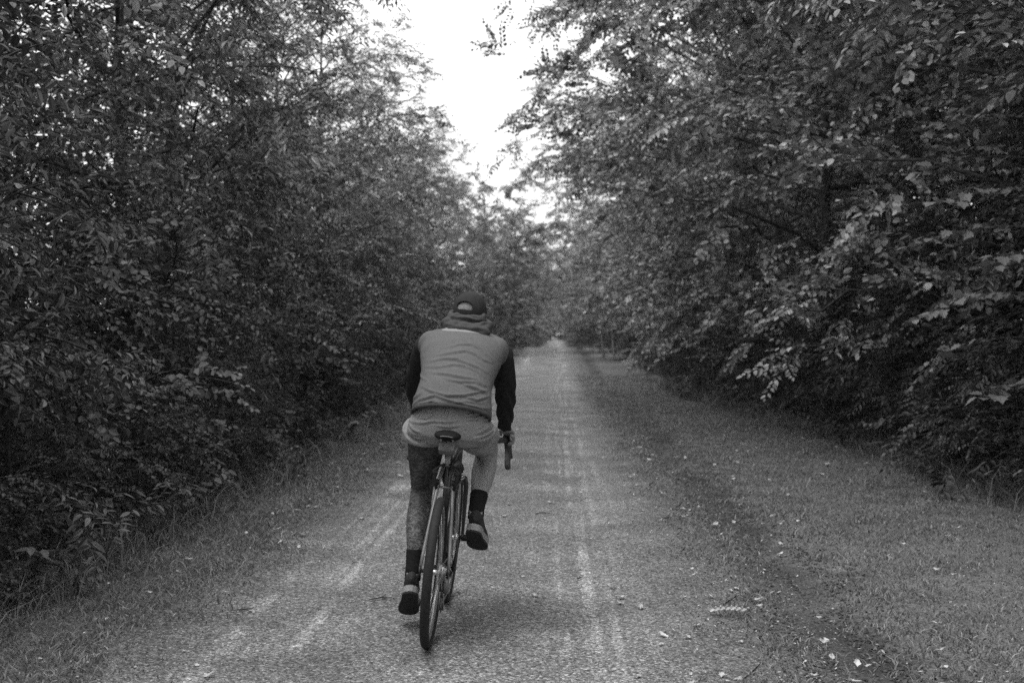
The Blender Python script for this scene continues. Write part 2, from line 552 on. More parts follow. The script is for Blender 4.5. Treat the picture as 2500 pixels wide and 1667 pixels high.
def grow(rg, H, Rr, n_limb, z0, prof, sub=9, step=0.14, r0=0.09, lean=(0, 0), stems=1, elev=(8, 52), top=0.95):
    """Skeleton of a tree: wood tubes plus the places where leafy twigs sit."""
    wood = MB()
    limbs = MB()
    P, D = [], []
    px = np.array([p for p, _ in prof]); pv = np.array([v for _, v in prof])
    for st in range(stems):
        n = 9
        tt = np.linspace(0, 1, n)
        wob = np.cumsum(rg.normal(size=(n, 2)) * 0.035 * H / 8, axis=0)
        wob[0] = 0
        sp = rg.normal(size=2) * (0.16 * Rr if stems > 1 else 0)
        tp = np.stack([lean[0] * tt + wob[:, 0] + sp[0] * tt, lean[1] * tt + wob[:, 1] + sp[1] * tt, tt * H * top], 1)
        rad = r0 * (1 - tt) ** 0.8 * (1 + 0.5 * np.exp(-tt * 16)) + 0.008
        tb = tp.copy(); tb[0, 2] = -0.35
        wood.tube(tb, rad, 9)
        az = rg.uniform(0, 2 * PI)
        nl = max(4, n_limb // stems)
        for i in range(nl):
            t = z0 + (0.97 - z0) * (i + rg.uniform(0, 0.9)) / nl
            az += 2.39996 + rg.normal() * 0.35
            o = np.array([np.interp(t, tt, tp[:, k]) for k in range(3)])
            r = Rr * np.interp(t, px, pv) * rg.uniform(0.72, 1.12)
            e = R(elev[0] + (elev[1] - elev[0]) * t + rg.normal() * 8)
            d = np.array([math.cos(az), math.sin(az), 0.0])
            s = np.linspace(0, 1, 6)
            bend = rg.normal() * 0.12 * r
            side = np.array([-d[1], d[0], 0])
            lp = o + d * (r * s)[:, None] + side * (bend * s * s)[:, None]
            lp[:, 2] += r * math.tan(e) * s - 0.22 * r * s ** 2.2
            lp[1:] += rg.normal(size=(5, 3)) * 0.03 * r
            lr = 0.42 * r0 * (1 - t * 0.6) * (1 - s) ** 0.9 + 0.005
            limbs.tube(lp, lr, 5, cap=False)
            ns = max(3, int(sub * (0.5 + 0.5 * r / Rr)))
            for q in range(ns):
                u = 0.18 + 0.82 * (q + rg.uniform(0, 1)) / ns
                b0 = np.array([np.interp(u, s, lp[:, k]) for k in range(3)])
                g = (1 if q % 2 else -1) * R(rg.uniform(28, 75)) * (1 - 0.35 * u)
                dd = rot_z(g) @ d
                dd[2] = rg.uniform(-0.4, 0.85)
                dd /= np.linalg.norm(dd)
                L = (0.42 * r * (1 - 0.55 * u) + 0.28) * rg.uniform(0.7, 1.15)
                w = np.linspace(0, 1, 4)
                bp = b0 + dd * (L * w)[:, None]
                bp[:, 2] -= 0.22 * L * w * w
                limbs.tube(bp, 0.007 * (1 - w) + 0.003, 3, cap=False)
                m = max(2, int(L / step))
                for k in range(m):
                    f = 0.30 + 0.70 * math.sqrt(rg.uniform())
                    c = b0 + dd * L * f
                    c[2] -= 0.22 * L * f * f
                    sg = dd + rg.normal(size=3) * (0.65, 0.65, 0.42)
                    c = c + rg.normal(size=3) * 0.05
                    P.append(c); D.append(sg)
                P.append(bp[-1]); D.append(dd + np.array([0, 0, -0.3]))
            P.append(lp[-1]); D.append(d + np.array([0, 0, -0.1]))
    return wood, limbs, np.array(P), np.array(D)

ORD = ['first', 'second', 'third', 'fourth', 'fifth', 'sixth', 'seventh', 'eighth', 'ninth', 'tenth', 'eleventh', 'twelfth',
       'thirteenth', 'fourteenth', 'fifteenth', 'sixteenth', 'seventeenth', 'eighteenth', 'nineteenth', 'twentieth']

def tree_proto(seed, kind, leafmat, H, Rr, n_limb, z0, prof, ll, nleaf, sprayL, bark='bark', **kw):
    rg = np.random.default_rng(seed)
    wood, limbs, P, D = grow(rg, H, Rr, n_limb, z0, prof, **kw)
    wood.V += limbs.V
    off = wood.n
    wood.Q += [q + off for q in limbs.Q]
    wood.T += [q + off for q in limbs.T]
    wood.n += limbs.n
    tp = [make_spray(kind, nleaf, sprayL, ll, rg) for _ in range(5)]
    S = rg.uniform(0.75, 1.2, len(P))
    V, Q = place_sprays(P, D, S, tp, rg)
    return wood.mesh('trunk', M[bark], True), mesh_np('crown', V, [Q], M[leafmat])

PL = [(0, .55), (.12, .8), (.3, .95), (.55, 1.0), (.8, .72), (1, .25)]
PRR = [(0, .22), (.12, .34), (.3, .62), (.5, .95), (.7, 1.0), (.88, .7), (1, .3)]
PF = [(0, .30), (.12, .42), (.3, .75), (.55, 1.0), (.8, .8), (1, .3)]
PB = [(0, .8), (.3, 1.0), (.6, .9), (.85, .6), (1, .25)]
LEFT_P = [tree_proto(101, 'ovate', 'leaf_b', 8.6, 3.1, 34, .10, PL, .086, 12, .40, step=.115),
          tree_proto(102, 'lance', 'leaf_b', 9.2, 3.0, 34, .12, PL, .108, 12, .42, step=.115),
          tree_proto(103, 'ovate', 'leaf_a', 8.0, 3.2, 34, .10, PL, .078, 13, .40, step=.115)]
RIGHT_P = [tree_proto(201, 'ovate', 'leaf_a', 8.8, 4.5, 36, .10, PRR, .102, 12, .44, sub=10, step=.12),
           tree_proto(202, 'round', 'leaf_a', 9.4, 4.4, 36, .10, PRR, .088, 12, .42, sub=10, step=.12)]
FAR_P = [tree_proto(301, 'ovate', 'leaf_a', 9.5, 4.6, 26, .06, PF, .19, 10, .62, step=.16, sub=9),
         tree_proto(302, 'ovate', 'leaf_b', 8.8, 4.4, 26, .06, PF, .18, 10, .60, step=.16, sub=9)]
BUSH_P = [tree_proto(401, 'ovate', 'leaf_c', 2.5, 1.35, 26, .04, PB, .068, 12, .34, stems=3, r0=.022, sub=8, elev=(20, 60)),
          tree_proto(402, 'round', 'leaf_c', 2.0, 1.30, 24, .04, PB, .064, 12, .32, stems=3, r0=.020, sub=8, elev=(15, 60)),
          tree_proto(403, 'lance', 'leaf_c', 3.1, 1.40, 28, .04, PB, .082, 12, .36, stems=3, r0=.024, sub=8, elev=(25, 65))]

def put_plant(name, proto, x, y, rz, sc, label, cat, group, tilt=(0, 0)):
    e = empty(name, (x, y, float(height(x, y))), (tilt[0], tilt[1], rz), sc)
    link('trunk' if cat == 'tree' else 'stem', proto[0], e)
    link('crown' if cat == 'tree' else 'foliage', proto[1], e)
    return tag(e, label, cat, group)

vr = random.Random(5)
# trees on the near stretch, each side
LEFT_T = [(-6.4, 7.4), (-5.9, 10.0), (-5.6, 12.6), (-5.1, 15.4), (-5.5, 18.6), (-5.2, 22.0), (-5.6, 26.0), (-5.3, 30.0), (-5.4, 34.6), (-5.6, 39.6), (-5.3, 45.0), (-5.6, 51.0), (-5.4, 57.5)]
for k, (x, y) in enumerate(LEFT_T):
    put_plant('tree', LEFT_P[(k * 2 + k // 3) % 3], x - (.3 if 14 < y < 32 else .5), y, vr.uniform(0, 6.28), vr.uniform(.94, 1.1),
              'leafy tree, %s from the camera in the row left of the path' % ORD[k], 'tree', 'trees lining the path')
RIGHT_T = [(5.9, 9.4), (5.2, 12.4), (4.5, 15.8), (4.1, 19.4), (4.0, 23.2), (4.1, 27.4), (4.2, 32.0), (4.1, 37.0), (4.0, 42.6), (4.0, 49.0), (3.9, 56.0)]
for k, (x, y) in enumerate(RIGHT_T):
    put_plant('tree', RIGHT_P[(k + k // 4) % 2], x, y, vr.uniform(0, 6.28), vr.uniform(.95, 1.08),
              'overhanging leafy tree, %s from the camera in the row right of the path' % ORD[k], 'tree', 'trees lining the path')
for k, (x, y) in enumerate([(8.2, 13.6), (7.9, 17.4), (7.6, 21.6), (7.6, 26.0), (7.4, 31.0), (7.4, 37.0), (7.4, 44.0), (7.4, 52.0)]):
    put_plant('tree', RIGHT_P[k % 2], x, y, vr.uniform(0, 6.28), vr.uniform(.98, 1.12),
              'tree standing behind the right row, %s from the camera in that second row' % ORD[k], 'tree', 'second row of trees on the right')
# rows continue unseen behind the photographer; those across the path added to block light
for k, (x, y) in enumerate([(-7.2, 4.0), (-6.6, 0.5), (-6.2, -3.5), (-6.0, -8.0), (-5.8, -13.0), (7.0, 4.6), (6.3, 0.8), (6.0, -3.2), (5.6, -8.0), (5.4, -13.0), (-5.4, -18.5), (-5.0, -25.0), (-3.6, -31.0), (-1.0, -35.0), (-6.5, -36.0), (5.2, -18.5), (4.8, -25.0), (3.6, -31.0), (2.2, -36.0), (6.5, -35.0)]):
    put_plant('tree', (LEFT_P if x < 0 else RIGHT_P)[k % 2], x, y, vr.uniform(0, 6.28), 1.0,
              'unseen tree behind the photographer, %s from the camera in the row %s of the path' % (ORD[k % 5 + (5 if k > 9 else 0)], 'left' if x < 0 else 'right'), 'tree', 'trees lining the path')
# the tunnel of trees beyond the rise
yy = 64.0
k = 0
while yy < 270:
    for s in (-1, 1):
        put_plant('tree', FAR_P[(k + (s > 0)) % 2], (s * 3.9 - (.1 if s > 0 else -.6) if yy < 120 else s * 3.5) + vr.uniform(-.4, .4), yy + vr.uniform(-1.5, 1.5), vr.uniform(0, 6.28), vr.uniform(.82, .96) if yy < 130 else vr.uniform(.75, 1.0),
                  'tree in the distant leafy tunnel beyond the rise, %s of the path' % ('left' if s < 0 else 'right'), 'tree',
                  'distant trees %s of the path' % ('left' if s < 0 else 'right'))
    yy += 6.5 + yy * 0.035
    k += 1
for (x, y, s_, lab) in ((2.6, 262, 1.25, 'pale tree closing the far end of the path'), (-5.5, 268, 1.4, 'broad tree behind the far end of the path'),
                        (-1.5, 292, 1.7, 'tall tree straight behind the vanishing point of the path')):
    put_plant('tree', FAR_P[0], x, y, 0.4 * y, s_, lab, 'tree', None)

for (x, y, s_, lab) in ((.6, 226, 2.6, 'low bush at the far end of the path'), (-3.4, 232, 2.8, 'round bush behind the far end of the path'), (4.6, 230, 2.8, 'wide bush beside the far end of the path'), (1.5, 245, 4.0, 'tall dark bush closing the view down the path')):
    put_plant('bush', BUSH_P[0], x, y, y, s_, lab, 'bush', None)
SAP = tree_proto(501, 'ovate', 'leaf_a', 3.6, 1.3, 16, .45, PB, .12, 9, .4, bark='bark_pale', r0=.05, sub=6)
put_plant('tree', SAP, 2.15, 58.0, .5, 1.0, 'slim sapling with a pale bare trunk at the right edge of the far path', 'tree', None, (0, -.12))
put_plant('tree', SAP, 2.45, 55.0, 2.5, .9, 'second slim pale-trunked sapling, just before the first by the far path', 'tree', None, (0, .06))
# bushes that make the foot of the foliage
bn = 0
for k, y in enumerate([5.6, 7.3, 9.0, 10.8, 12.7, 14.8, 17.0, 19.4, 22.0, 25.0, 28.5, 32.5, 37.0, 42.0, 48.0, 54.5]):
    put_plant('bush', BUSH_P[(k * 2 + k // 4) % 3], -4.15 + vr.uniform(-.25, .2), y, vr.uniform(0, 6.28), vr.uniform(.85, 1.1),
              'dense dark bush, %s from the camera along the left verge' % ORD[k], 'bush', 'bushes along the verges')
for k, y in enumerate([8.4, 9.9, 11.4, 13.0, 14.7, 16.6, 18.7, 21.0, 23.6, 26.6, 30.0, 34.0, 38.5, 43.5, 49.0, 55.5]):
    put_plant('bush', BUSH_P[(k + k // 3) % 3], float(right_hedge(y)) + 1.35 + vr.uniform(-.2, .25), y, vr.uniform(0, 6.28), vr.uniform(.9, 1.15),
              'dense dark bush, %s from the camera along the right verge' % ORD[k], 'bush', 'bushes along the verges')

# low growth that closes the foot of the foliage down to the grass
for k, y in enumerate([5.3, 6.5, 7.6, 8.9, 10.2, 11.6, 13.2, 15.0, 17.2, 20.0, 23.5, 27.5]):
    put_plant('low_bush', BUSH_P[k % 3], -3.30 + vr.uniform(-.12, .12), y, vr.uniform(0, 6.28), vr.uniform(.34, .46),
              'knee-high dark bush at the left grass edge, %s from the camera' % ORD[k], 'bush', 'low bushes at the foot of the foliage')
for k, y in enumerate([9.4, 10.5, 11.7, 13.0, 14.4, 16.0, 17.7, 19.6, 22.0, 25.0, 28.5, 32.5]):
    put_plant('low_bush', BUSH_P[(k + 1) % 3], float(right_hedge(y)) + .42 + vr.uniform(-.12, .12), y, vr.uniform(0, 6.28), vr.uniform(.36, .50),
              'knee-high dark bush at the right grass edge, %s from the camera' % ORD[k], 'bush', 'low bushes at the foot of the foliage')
yy, k = 62.0, 0
while yy < 200:
    for s in (-1, 1):
        put_plant('bush', BUSH_P[k % 3], (-3.4 if s < 0 else 2.9) + vr.uniform(-.2, .2), yy + 2 * s, vr.uniform(0, 6.28), vr.uniform(1.1, 1.5),
                  'bush crowding the %s edge of the distant path' % ('left' if s < 0 else 'right'), 'bush', 'distant bushes %s of the path' % ('left' if s < 0 else 'right'))
    yy += 8 + .06 * yy
    k += 1

# the deep wood behind both rows reads as one mass
def deep_wood(name, xs, ys, zt, n, seed, label):
    rg = np.random.default_rng(seed)
    tp = [make_spray('ovate', 8, .75, .19, rg) for _ in range(4)]
    x = rg.uniform(xs[0], xs[1], n); y = rg.uniform(ys[0], ys[1], n)
    z = zt * rg.uniform(0, 1, n) ** 1.15
    P = np.stack([x, y, z + height(x, y)], 1)
    D = rg.normal(size=(n, 3)) * [1, 1, .35]
    V, Q = place_sprays(P, D, rg.uniform(.8, 1.3, n), tp, rg)
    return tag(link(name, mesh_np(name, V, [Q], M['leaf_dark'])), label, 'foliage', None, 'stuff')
deep_wood('foliage', (-13, -6.5), (4, 75), 7.6, 8500, 61, 'dark depth of the wood behind the left row of trees')
deep_wood('foliage', (7.2, 14), (6, 75), 10.5, 11500, 62, 'dark depth of the wood behind the right row of trees')

# ------------------------------------------------------------------ bicycle and rider (built upright in the bicycle's own frame:
# x to its right, y forward from the rear axle, z up from the rear tyre's contact; both lean together to the right)
LEAN = R(5.3)
BX, BY = -0.595, 5.80
BASE = (BX, BY, float(height(BX, BY)) + 0.008)

def from_px(px, py, y):
    """Where in the bicycle's frame a spot of the photograph lies, at distance y in front of the rear axle."""
    d = BY + y
    X = (px - 1360.0) / FPX * d - BX
    Z = EYE - (py - 815.0) / FPX * d - BASE[2]
    c, s = math.cos(LEAN), math.sin(LEAN)
    return np.array([X * c - Z * s, y, X * s + Z * c])

MM = {
    'tyre': plain('tyre_rubber', 0.022, 0.75, var=0.3, scale=60, bump=0.5, bscale=180, spec=0.3),
    'wall': plain('tyre_sidewall', 0.05, 0.7, var=0.2),
    'rim': plain('rim_alloy', 0.32, 0.38, 0.7, var=0.15),
    'steel': plain('steel', 0.5, 0.3, 1.0, var=0.2),
    'frame': plain('frame_paint_black', 0.03, 0.32, 0.0, var=0.2, spec=0.6),
    'stay': plain('frame_paint_grey', 0.22, 0.33, 0.4, var=0.15, spec=0.6),
    'black': plain('black_plastic', 0.022, 0.5, var=0.25),
    'tape': plain('bar_tape', 0.06, 0.8, var=0.3, bump=0.4),
    'saddle': plain('saddle_leather', 0.016, 0.75, var=0.3, spec=0.1),
    'badge': plain('badge', 0.16, 0.5, 0.2, var=0.4, scale=120),
    'bag': plain('bag_cloth', 0.17, 0.85, var=0.25, bump=0.4),
    'white': plain('reflective_white', 0.8, 0.5, var=0.05),
    'lens': plain('tail_light_lens', 0.30, 0.25, var=0.3, scale=150),
    'shirt': plain('grey_sweat_cloth', 0.13, 0.92, var=0.10, scale=70, bump=0.35, bscale=500, spec=0.15),
    'hood': plain('hood_cloth', 0.07, 0.92, var=0.12, scale=70, bump=0.3, bscale=500, spec=0.15),
    'sleeve': plain('black_sleeve_cloth', 0.028, 0.9, var=0.2, bump=0.3, spec=0.15),
    'shorts': plain('washed_cotton', 0.25, 0.92, var=0.12, scale=40, bump=0.35, bscale=420, spec=0.15),
    'cap': plain('cap_cloth', 0.035, 0.9, var=0.15, bump=0.3, spec=0.2),
    'sock': plain('black_sock', 0.018, 0.95, var=0.2, bump=0.4, spec=0.1),
    'shoe': plain('shoe_canvas', 0.03, 0.85, var=0.25, bump=0.3),
    'foxing': plain('shoe_rubber_pale', 0.27, 0.6, var=0.2, scale=60),
    'outsole': plain('shoe_outsole', 0.02, 0.8, var=0.3, scale=80, bump=0.5),
    'thread': plain('stitching', 0.42, 0.8),
    'eye': plain('eye', 0.05, 0.2),
    'hair': plain('short_hair', 0.24, 0.8, var=0.4, scale=160, bump=0.5),
}

def skin_mat():
    m, nt, out = new_mat('skin')
    b = nd(nt, 'ShaderNodeBsdfPrincipled')
    b.inputs['Roughness'].default_value = 0.55
    b.inputs['Specular IOR Level'].default_value = 0.35
    tc = nd(nt, 'ShaderNodeTexCoord')
    xyz = nd(nt, 'ShaderNodeSeparateXYZ')
    nt.links.new(tc.outputs['Object'], xyz.inputs[0])
    n = nd(nt, 'ShaderNodeTexNoise')
    n.inputs['Scale'].default_value = 25
    nt.links.new(tc.outputs['Object'], n.inputs['Vector'])
    base = ramp(nt, n.outputs['Fac'], [(0.3, 0.255), (0.7, 0.285)])
    # tattoo pattern on the left leg: swirling dark ink
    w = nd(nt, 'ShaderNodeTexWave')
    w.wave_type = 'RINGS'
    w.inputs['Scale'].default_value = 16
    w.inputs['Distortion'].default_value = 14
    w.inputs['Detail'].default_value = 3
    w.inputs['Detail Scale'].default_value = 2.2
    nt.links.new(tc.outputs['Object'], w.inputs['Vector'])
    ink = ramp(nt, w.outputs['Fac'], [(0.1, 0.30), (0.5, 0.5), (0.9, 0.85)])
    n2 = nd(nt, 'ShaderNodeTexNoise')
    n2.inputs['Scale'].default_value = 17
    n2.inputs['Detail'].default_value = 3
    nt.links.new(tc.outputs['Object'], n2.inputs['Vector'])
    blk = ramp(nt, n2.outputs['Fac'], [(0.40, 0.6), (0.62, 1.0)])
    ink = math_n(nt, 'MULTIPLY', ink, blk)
    dense = nt.nodes.new('ShaderNodeMapRange')       # tone multiplied darker above the calf
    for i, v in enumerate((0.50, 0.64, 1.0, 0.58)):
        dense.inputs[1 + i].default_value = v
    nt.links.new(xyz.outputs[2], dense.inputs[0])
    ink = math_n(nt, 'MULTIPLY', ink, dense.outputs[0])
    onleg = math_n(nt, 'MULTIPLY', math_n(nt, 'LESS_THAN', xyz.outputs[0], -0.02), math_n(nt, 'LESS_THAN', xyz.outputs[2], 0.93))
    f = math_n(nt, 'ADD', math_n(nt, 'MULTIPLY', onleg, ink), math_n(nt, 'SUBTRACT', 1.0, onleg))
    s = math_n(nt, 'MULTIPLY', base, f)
    cmb = nd(nt, 'ShaderNodeCombineColor')
    for i in range(3):
        nt.links.new(s, cmb.inputs[i])
    nt.links.new(cmb.outputs[0], b.inputs['Base Color'])
    nt.links.new(b.outputs[0], out.inputs[0])
    return m
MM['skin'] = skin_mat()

def solid(mb, voxel, smooth=8, factor=0.5):
    """Overlapping closed shapes fused into one continuous smooth surface."""
    o = mb.build('solid', None)
    m = o.modifiers.new('r', 'REMESH'); m.mode = 'VOXEL'; m.voxel_size = voxel
    if smooth:
        s = o.modifiers.new('s', 'SMOOTH'); s.iterations = smooth; s.factor = factor
    dg = bpy.context.evaluated_depsgraph_get()
    me = bpy.data.meshes.new_from_object(o.evaluated_get(dg))
    bpy.data.objects.remove(o)
    return me

def finish(me, name, mat, parent):
    me.name = name
    me.materials.clear()
    me.materials.append(mat)
    me.polygons.foreach_set('use_smooth', np.full(len(me.polygons), True))
    return link(name, me, parent)

# ---- bicycle
WR = 0.345
bike = empty('bicycle', BASE, (0, LEAN, 0))
tag(bike, 'drop-bar bicycle leaning right under the rider on the gravel path', 'bicycle')

spoke_me = MB().tube([(0, 0, 0.02), (0, 0, 0.296)], 0.0011, 4).mesh('spoke', MM['steel'])
def wheel(y, cog):
    w = empty('wheel', (0, y, WR))
    w.parent = bike
    t = MB()
    seg = 72
    A = np.linspace(0, 2 * PI, seg, endpoint=False)
    t.ring((0, 0, 0), 'x', 0.325, (0.0215, 0.0200), 14, seg)
    t.build('tyre', MM['tyre'], w)
    rm = MB()
    # box-section rim: a closed profile swept round the axle
    prof = [(-.0095, .311), (.0095, .311), (.0115, .302), (.010, .290), (.004, .283), (-.004, .283), (-.010, .290), (-.0115, .302)]
    V = np.array([[px, r * math.cos(a_), r * math.sin(a_)] for a_ in A for px, r in prof])
    k = len(prof)
    Q = [[i * k + j_, i * k + (j_ + 1) % k, ((i + 1) % seg) * k + (j_ + 1) % k, ((i + 1) % seg) * k + j_] for i in range(seg) for j_ in range(k)]
    rm.add(V, Q)
    rm.build('rim', MM['rim'], w)
    h = MB()
    h.tube([(-.062, 0, 0), (-.045, 0, 0), (-.04, 0, 0), (-.034, 0, 0), (-.028, 0, 0), (.018, 0, 0), (.022, 0, 0), (.028, 0, 0), (.062, 0, 0)],
           [.008, .009, .022, .024, .013, .013, .024, .022, .008], 16)
    h.build('hub', MM['steel'], w)
    for i in range(28):
        a_ = 2 * PI * i / 28
        k_ = link('spoke', spoke_me, w, (0.030 if i % 2 else -0.030, 0, 0))
        k_.rotation_mode = 'YXZ'
        k_.rotation_euler = (a_, -0.09 if i % 2 else 0.09, 0)
    return w
wheel(0.0, True)
wheel(1.0, False)

BB = (0, .425, .275)
f = MB()
f.tube([BB, (0, .245, .865)], .0165, 14)
f.tube([(0, .262, .805), (0, .905, .835)], .0155, 14)
f.tube([BB, (0, .940, .745)], .019, 14)
f.tube([(0, .893, .875), (0, .942, .700)], .021, 14)
f.tube([(-.036, .425, .275), (.036, .425, .275)], .024, 14)
for s in (-1, 1):
    f.tube([(s * .022, .41, .275), (s * .030, .34, .285), (s * .058, .10, .33), (s * .066, 0, .345)], [.012, .011, .0085, .008], 10)
    f.box((s * .066, -.002, .345), (.003, .016, .020))
f.build('frame', MM['frame'], bike)
for s in (-1, 1):
    q = MB()
    q.tube([(s * .018, .258, .815), (s * .034, .215, .740), (s * .062, .04, .42), (s * .066, .004, .350)], [.0095, .0095, .008, .007], 10)
    q.build('seatstay', MM['stay'], bike)
b_ = MB(); b_.tube([(-.036, .198, .712), (.036, .198, .712)], .006, 8); b_.build('stay_bridge', MM['stay'], bike)
fk = MB()
fk.tube([(0, .942, .705), (0, .950, .675)], .020, 12)
for s in (-1, 1):
    fk.tube([(s * .012, .948, .685), (s * .042, .953, .672), (s * .052, .965, .63), (s * .054, .985, .46), (s * .054, 1.0, .345)], [.016, .016, .014, .011, .008], 10)
fk.build('fork', MM['frame'], bike)
sp = MB(); sp.tube([(0, .247, .855), (0, .215, .960)], .0135, 12); sp.tube([(0, .250, .845), (0, .243, .868)], .0195, 12); sp.build('seatpost', MM['frame'], bike)
# saddle: a lofted shell, wide at the back
sd_m = MB()
ys_ = np.array([.070, .078, .095, .125, .165, .21, .26, .31, .335, .345]) - .065
hw = np.array([.036, .050, .060, .063, .053, .040, .026, .020, .016, .006])
zz_ = np.array([.975, .980, .984, .983, .978, .975, .973, .972, .969, .966])
th = np.array([.009, .015, .021, .026, .024, .022, .020, .017, .013, .006])
sd_m.tube(np.stack([0 * ys_, ys_, zz_ - .014], 1), hw, 20, side=(1, 0, 0), rb=th)
sad = sd_m.build('saddle', MM['saddle'], bike)
pl_ = MB(); pl_.tube([(x_, .000 + 0.30 * x_ * x_ * 4, .9655 + .004 - x_ * x_ * 3) for x_ in np.linspace(-.030, .030, 9)], .002, 8, side=(0, 1, 0), rb=.0028)
pl_.build('badge', MM['badge'], sad)
rl = MB()
for s in (-1, 1):
    rl.tube([(s * .030, .020, .958), (s * .024, .06, .938), (s * .022, .22, .938), (s * .012, .25, .955)], .0036, 8)
rl.box((0, .207, .945), (.028, .018, .012))
rl.build('saddle_rail', MM['steel'], sad)
bgm = MB()
tilt_ = rot_x(R(-20))
bgm.box((0, .090, .912), (.038, .040, .030), tilt_)
bgo = finish(solid(bgm, .006, 10), 'saddle_bag', MM['bag'], bike)
tl = MB(); tl.tube([(0, .222, .868), (0, .205, .860), (0, .196, .846), (0, .200, .822), (0, .215, .812)], [.008, .012, .0135, .0135, .009], 14, side=(1, 0, 0), rb=[.006, .009, .009, .009, .006])
tl.build('tail_light', MM['lens'], bike)
# cantilever brake across the seatstays
for s in (-1, 1):
    c = MB()
    c.box((s * .040, .200, .735), (.010, .014, .012))
    c.tube([(s * .040, .192, .70), (s * .050, .176, .74), (s * .060, .165, .790), (s * .030, .185, .815), (0, .20, .825)], [.008, .009, .008, .006, .004], 8)
    c.box((s * .052, .168, .782), (.013, .008, .009))
    c.build('brake_arm', MM['black'], bike)
# bag strapped inside the frame with three pale reflective bands
fb = MB()
fbp = [(0.012, .33, .755), (0.012, .36, .745), (0.012, .52, .735), (0.012, .66, .74), (0.012, .70, .75)]
fb.tube(fbp, [.030, .046, .048, .044, .026], 18, side=(1, 0, 0), rb=[.040, .058, .062, .056, .036])
fbo = fb.build('frame_bag', MM['black'], bike)
for k_ in range(3):
    zc = .740 + .013 * k_
    MB().tube([(.022 + .0485 * math.cos(t_) , .40 + .10 * t_, zc + .002 * t_) for t_ in np.linspace(-.55, .55, 7)], .0035, 6, side=(0, 0, 1)).build('reflective_band', MM['white'], fbo)
# cranks, pedals, transmission
def crank(s, up):
    c = MB()
    z1 = BB[2] + (.17 if up else -.17)
    c.tube([(s * .058, .425, .275), (s * .066, .425, (BB[2] + z1) / 2), (s * .074, .425, z1)], [.015, .012, .012], 10, side=(0, 1, 0), rb=[.010, .008, .008])
    c.build('crank', MM['frame'], bike)
    p = MB()
    p.tube([(s * .070, .425, z1), (s * .165, .425, z1)], .007, 8)
    for dy in (-.032, .032):
        p.box((s * .128, .425 + dy, z1), (.040, .006, .010))
    for dx in (.090, .165):
        p.box((s * dx, .425, z1), (.004, .034, .009))
    p.build('pedal', MM['black'], bike)
    return z1
ZR = crank(1, True)
ZL = crank(-1, False)
cr = MB()
for r_, x_ in ((.096, .046), (.076, .039)):
    A = np.linspace(0, 2 * PI, 88, endpoint=False)
    ro = r_ * (1 + .022 * np.sign(np.sin(A * 22)))
    V = np.concatenate([np.stack([np.full(88, x_ + dx), BB[1] + np.cos(A) * q, BB[2] + np.sin(A) * q], 1) for dx, q in ((-.0015, ro), (.0015, ro), (.0015, ro * 0 + r_ * .8), (-.0015, ro * 0 + r_ * .8))])
    j_ = np.arange(88); j2 = (j_ + 1) % 88
    cr.add(V, np.concatenate([np.stack([a_ * 88 + j_, a_ * 88 + j2, ((a_ + 1) % 4) * 88 + j2, ((a_ + 1) % 4) * 88 + j_], 1) for a_ in range(4)]))
for i in range(5):
    a_ = 2 * PI * i / 5 + .3
    cr.tube([(.05, BB[1], BB[2]), (.046, BB[1] + .08 * math.cos(a_), BB[2] + .08 * math.sin(a_))], .006, 6)
cr.build('chainring', MM['steel'], bike)
cs = MB()
for i in range(8):
    cs.ring((.026 + .0042 * i, 0, WR), 'x', .052 - .0036 * i, (.0011, .0045), 6, 40)
cs.build('cassette', MM['steel'], bike)
ch = MB()
ch.tube([(.044, .425 + .096 * math.cos(a_), .275 + .096 * math.sin(a_)) for a_ in np.linspace(-PI / 2, PI / 2, 14)] +
        [(.040, .02, WR + .040), (.040, -.025, WR + .028), (.040, -.042, WR), (.040, -.02, WR - .035), (.042, .03, .262), (.042, .045, .235), (.042, .055, .175), (.043, .085, .165), (.043, .10, .185)],
        .0035, 6, closed=True)
ch.build('chain', MM['steel'], bike)
dr = MB()
dr.tube([(.055, -.006, WR - .02), (.062, .012, .285), (.058, .035, .250)], [.009, .014, .010], 10)
dr.tube([(.050, .030, .250), (.050, .055, .205), (.050, .075, .160)], [.006, .007, .006], 8, side=(0, 1, 0), rb=.004)
dr.tube([(.034, .030, .250), (.034, .075, .160)], [.005, .005], 8)
dro = dr.build('rear_derailleur', MM['stay'], bike)
for c_ in ((.042, .035, .245), (.042, .072, .170)):
    MB().ring(c_, 'x', .016, (.003, .007), 6, 22).build('jockey_wheel', MM['black'], dro)
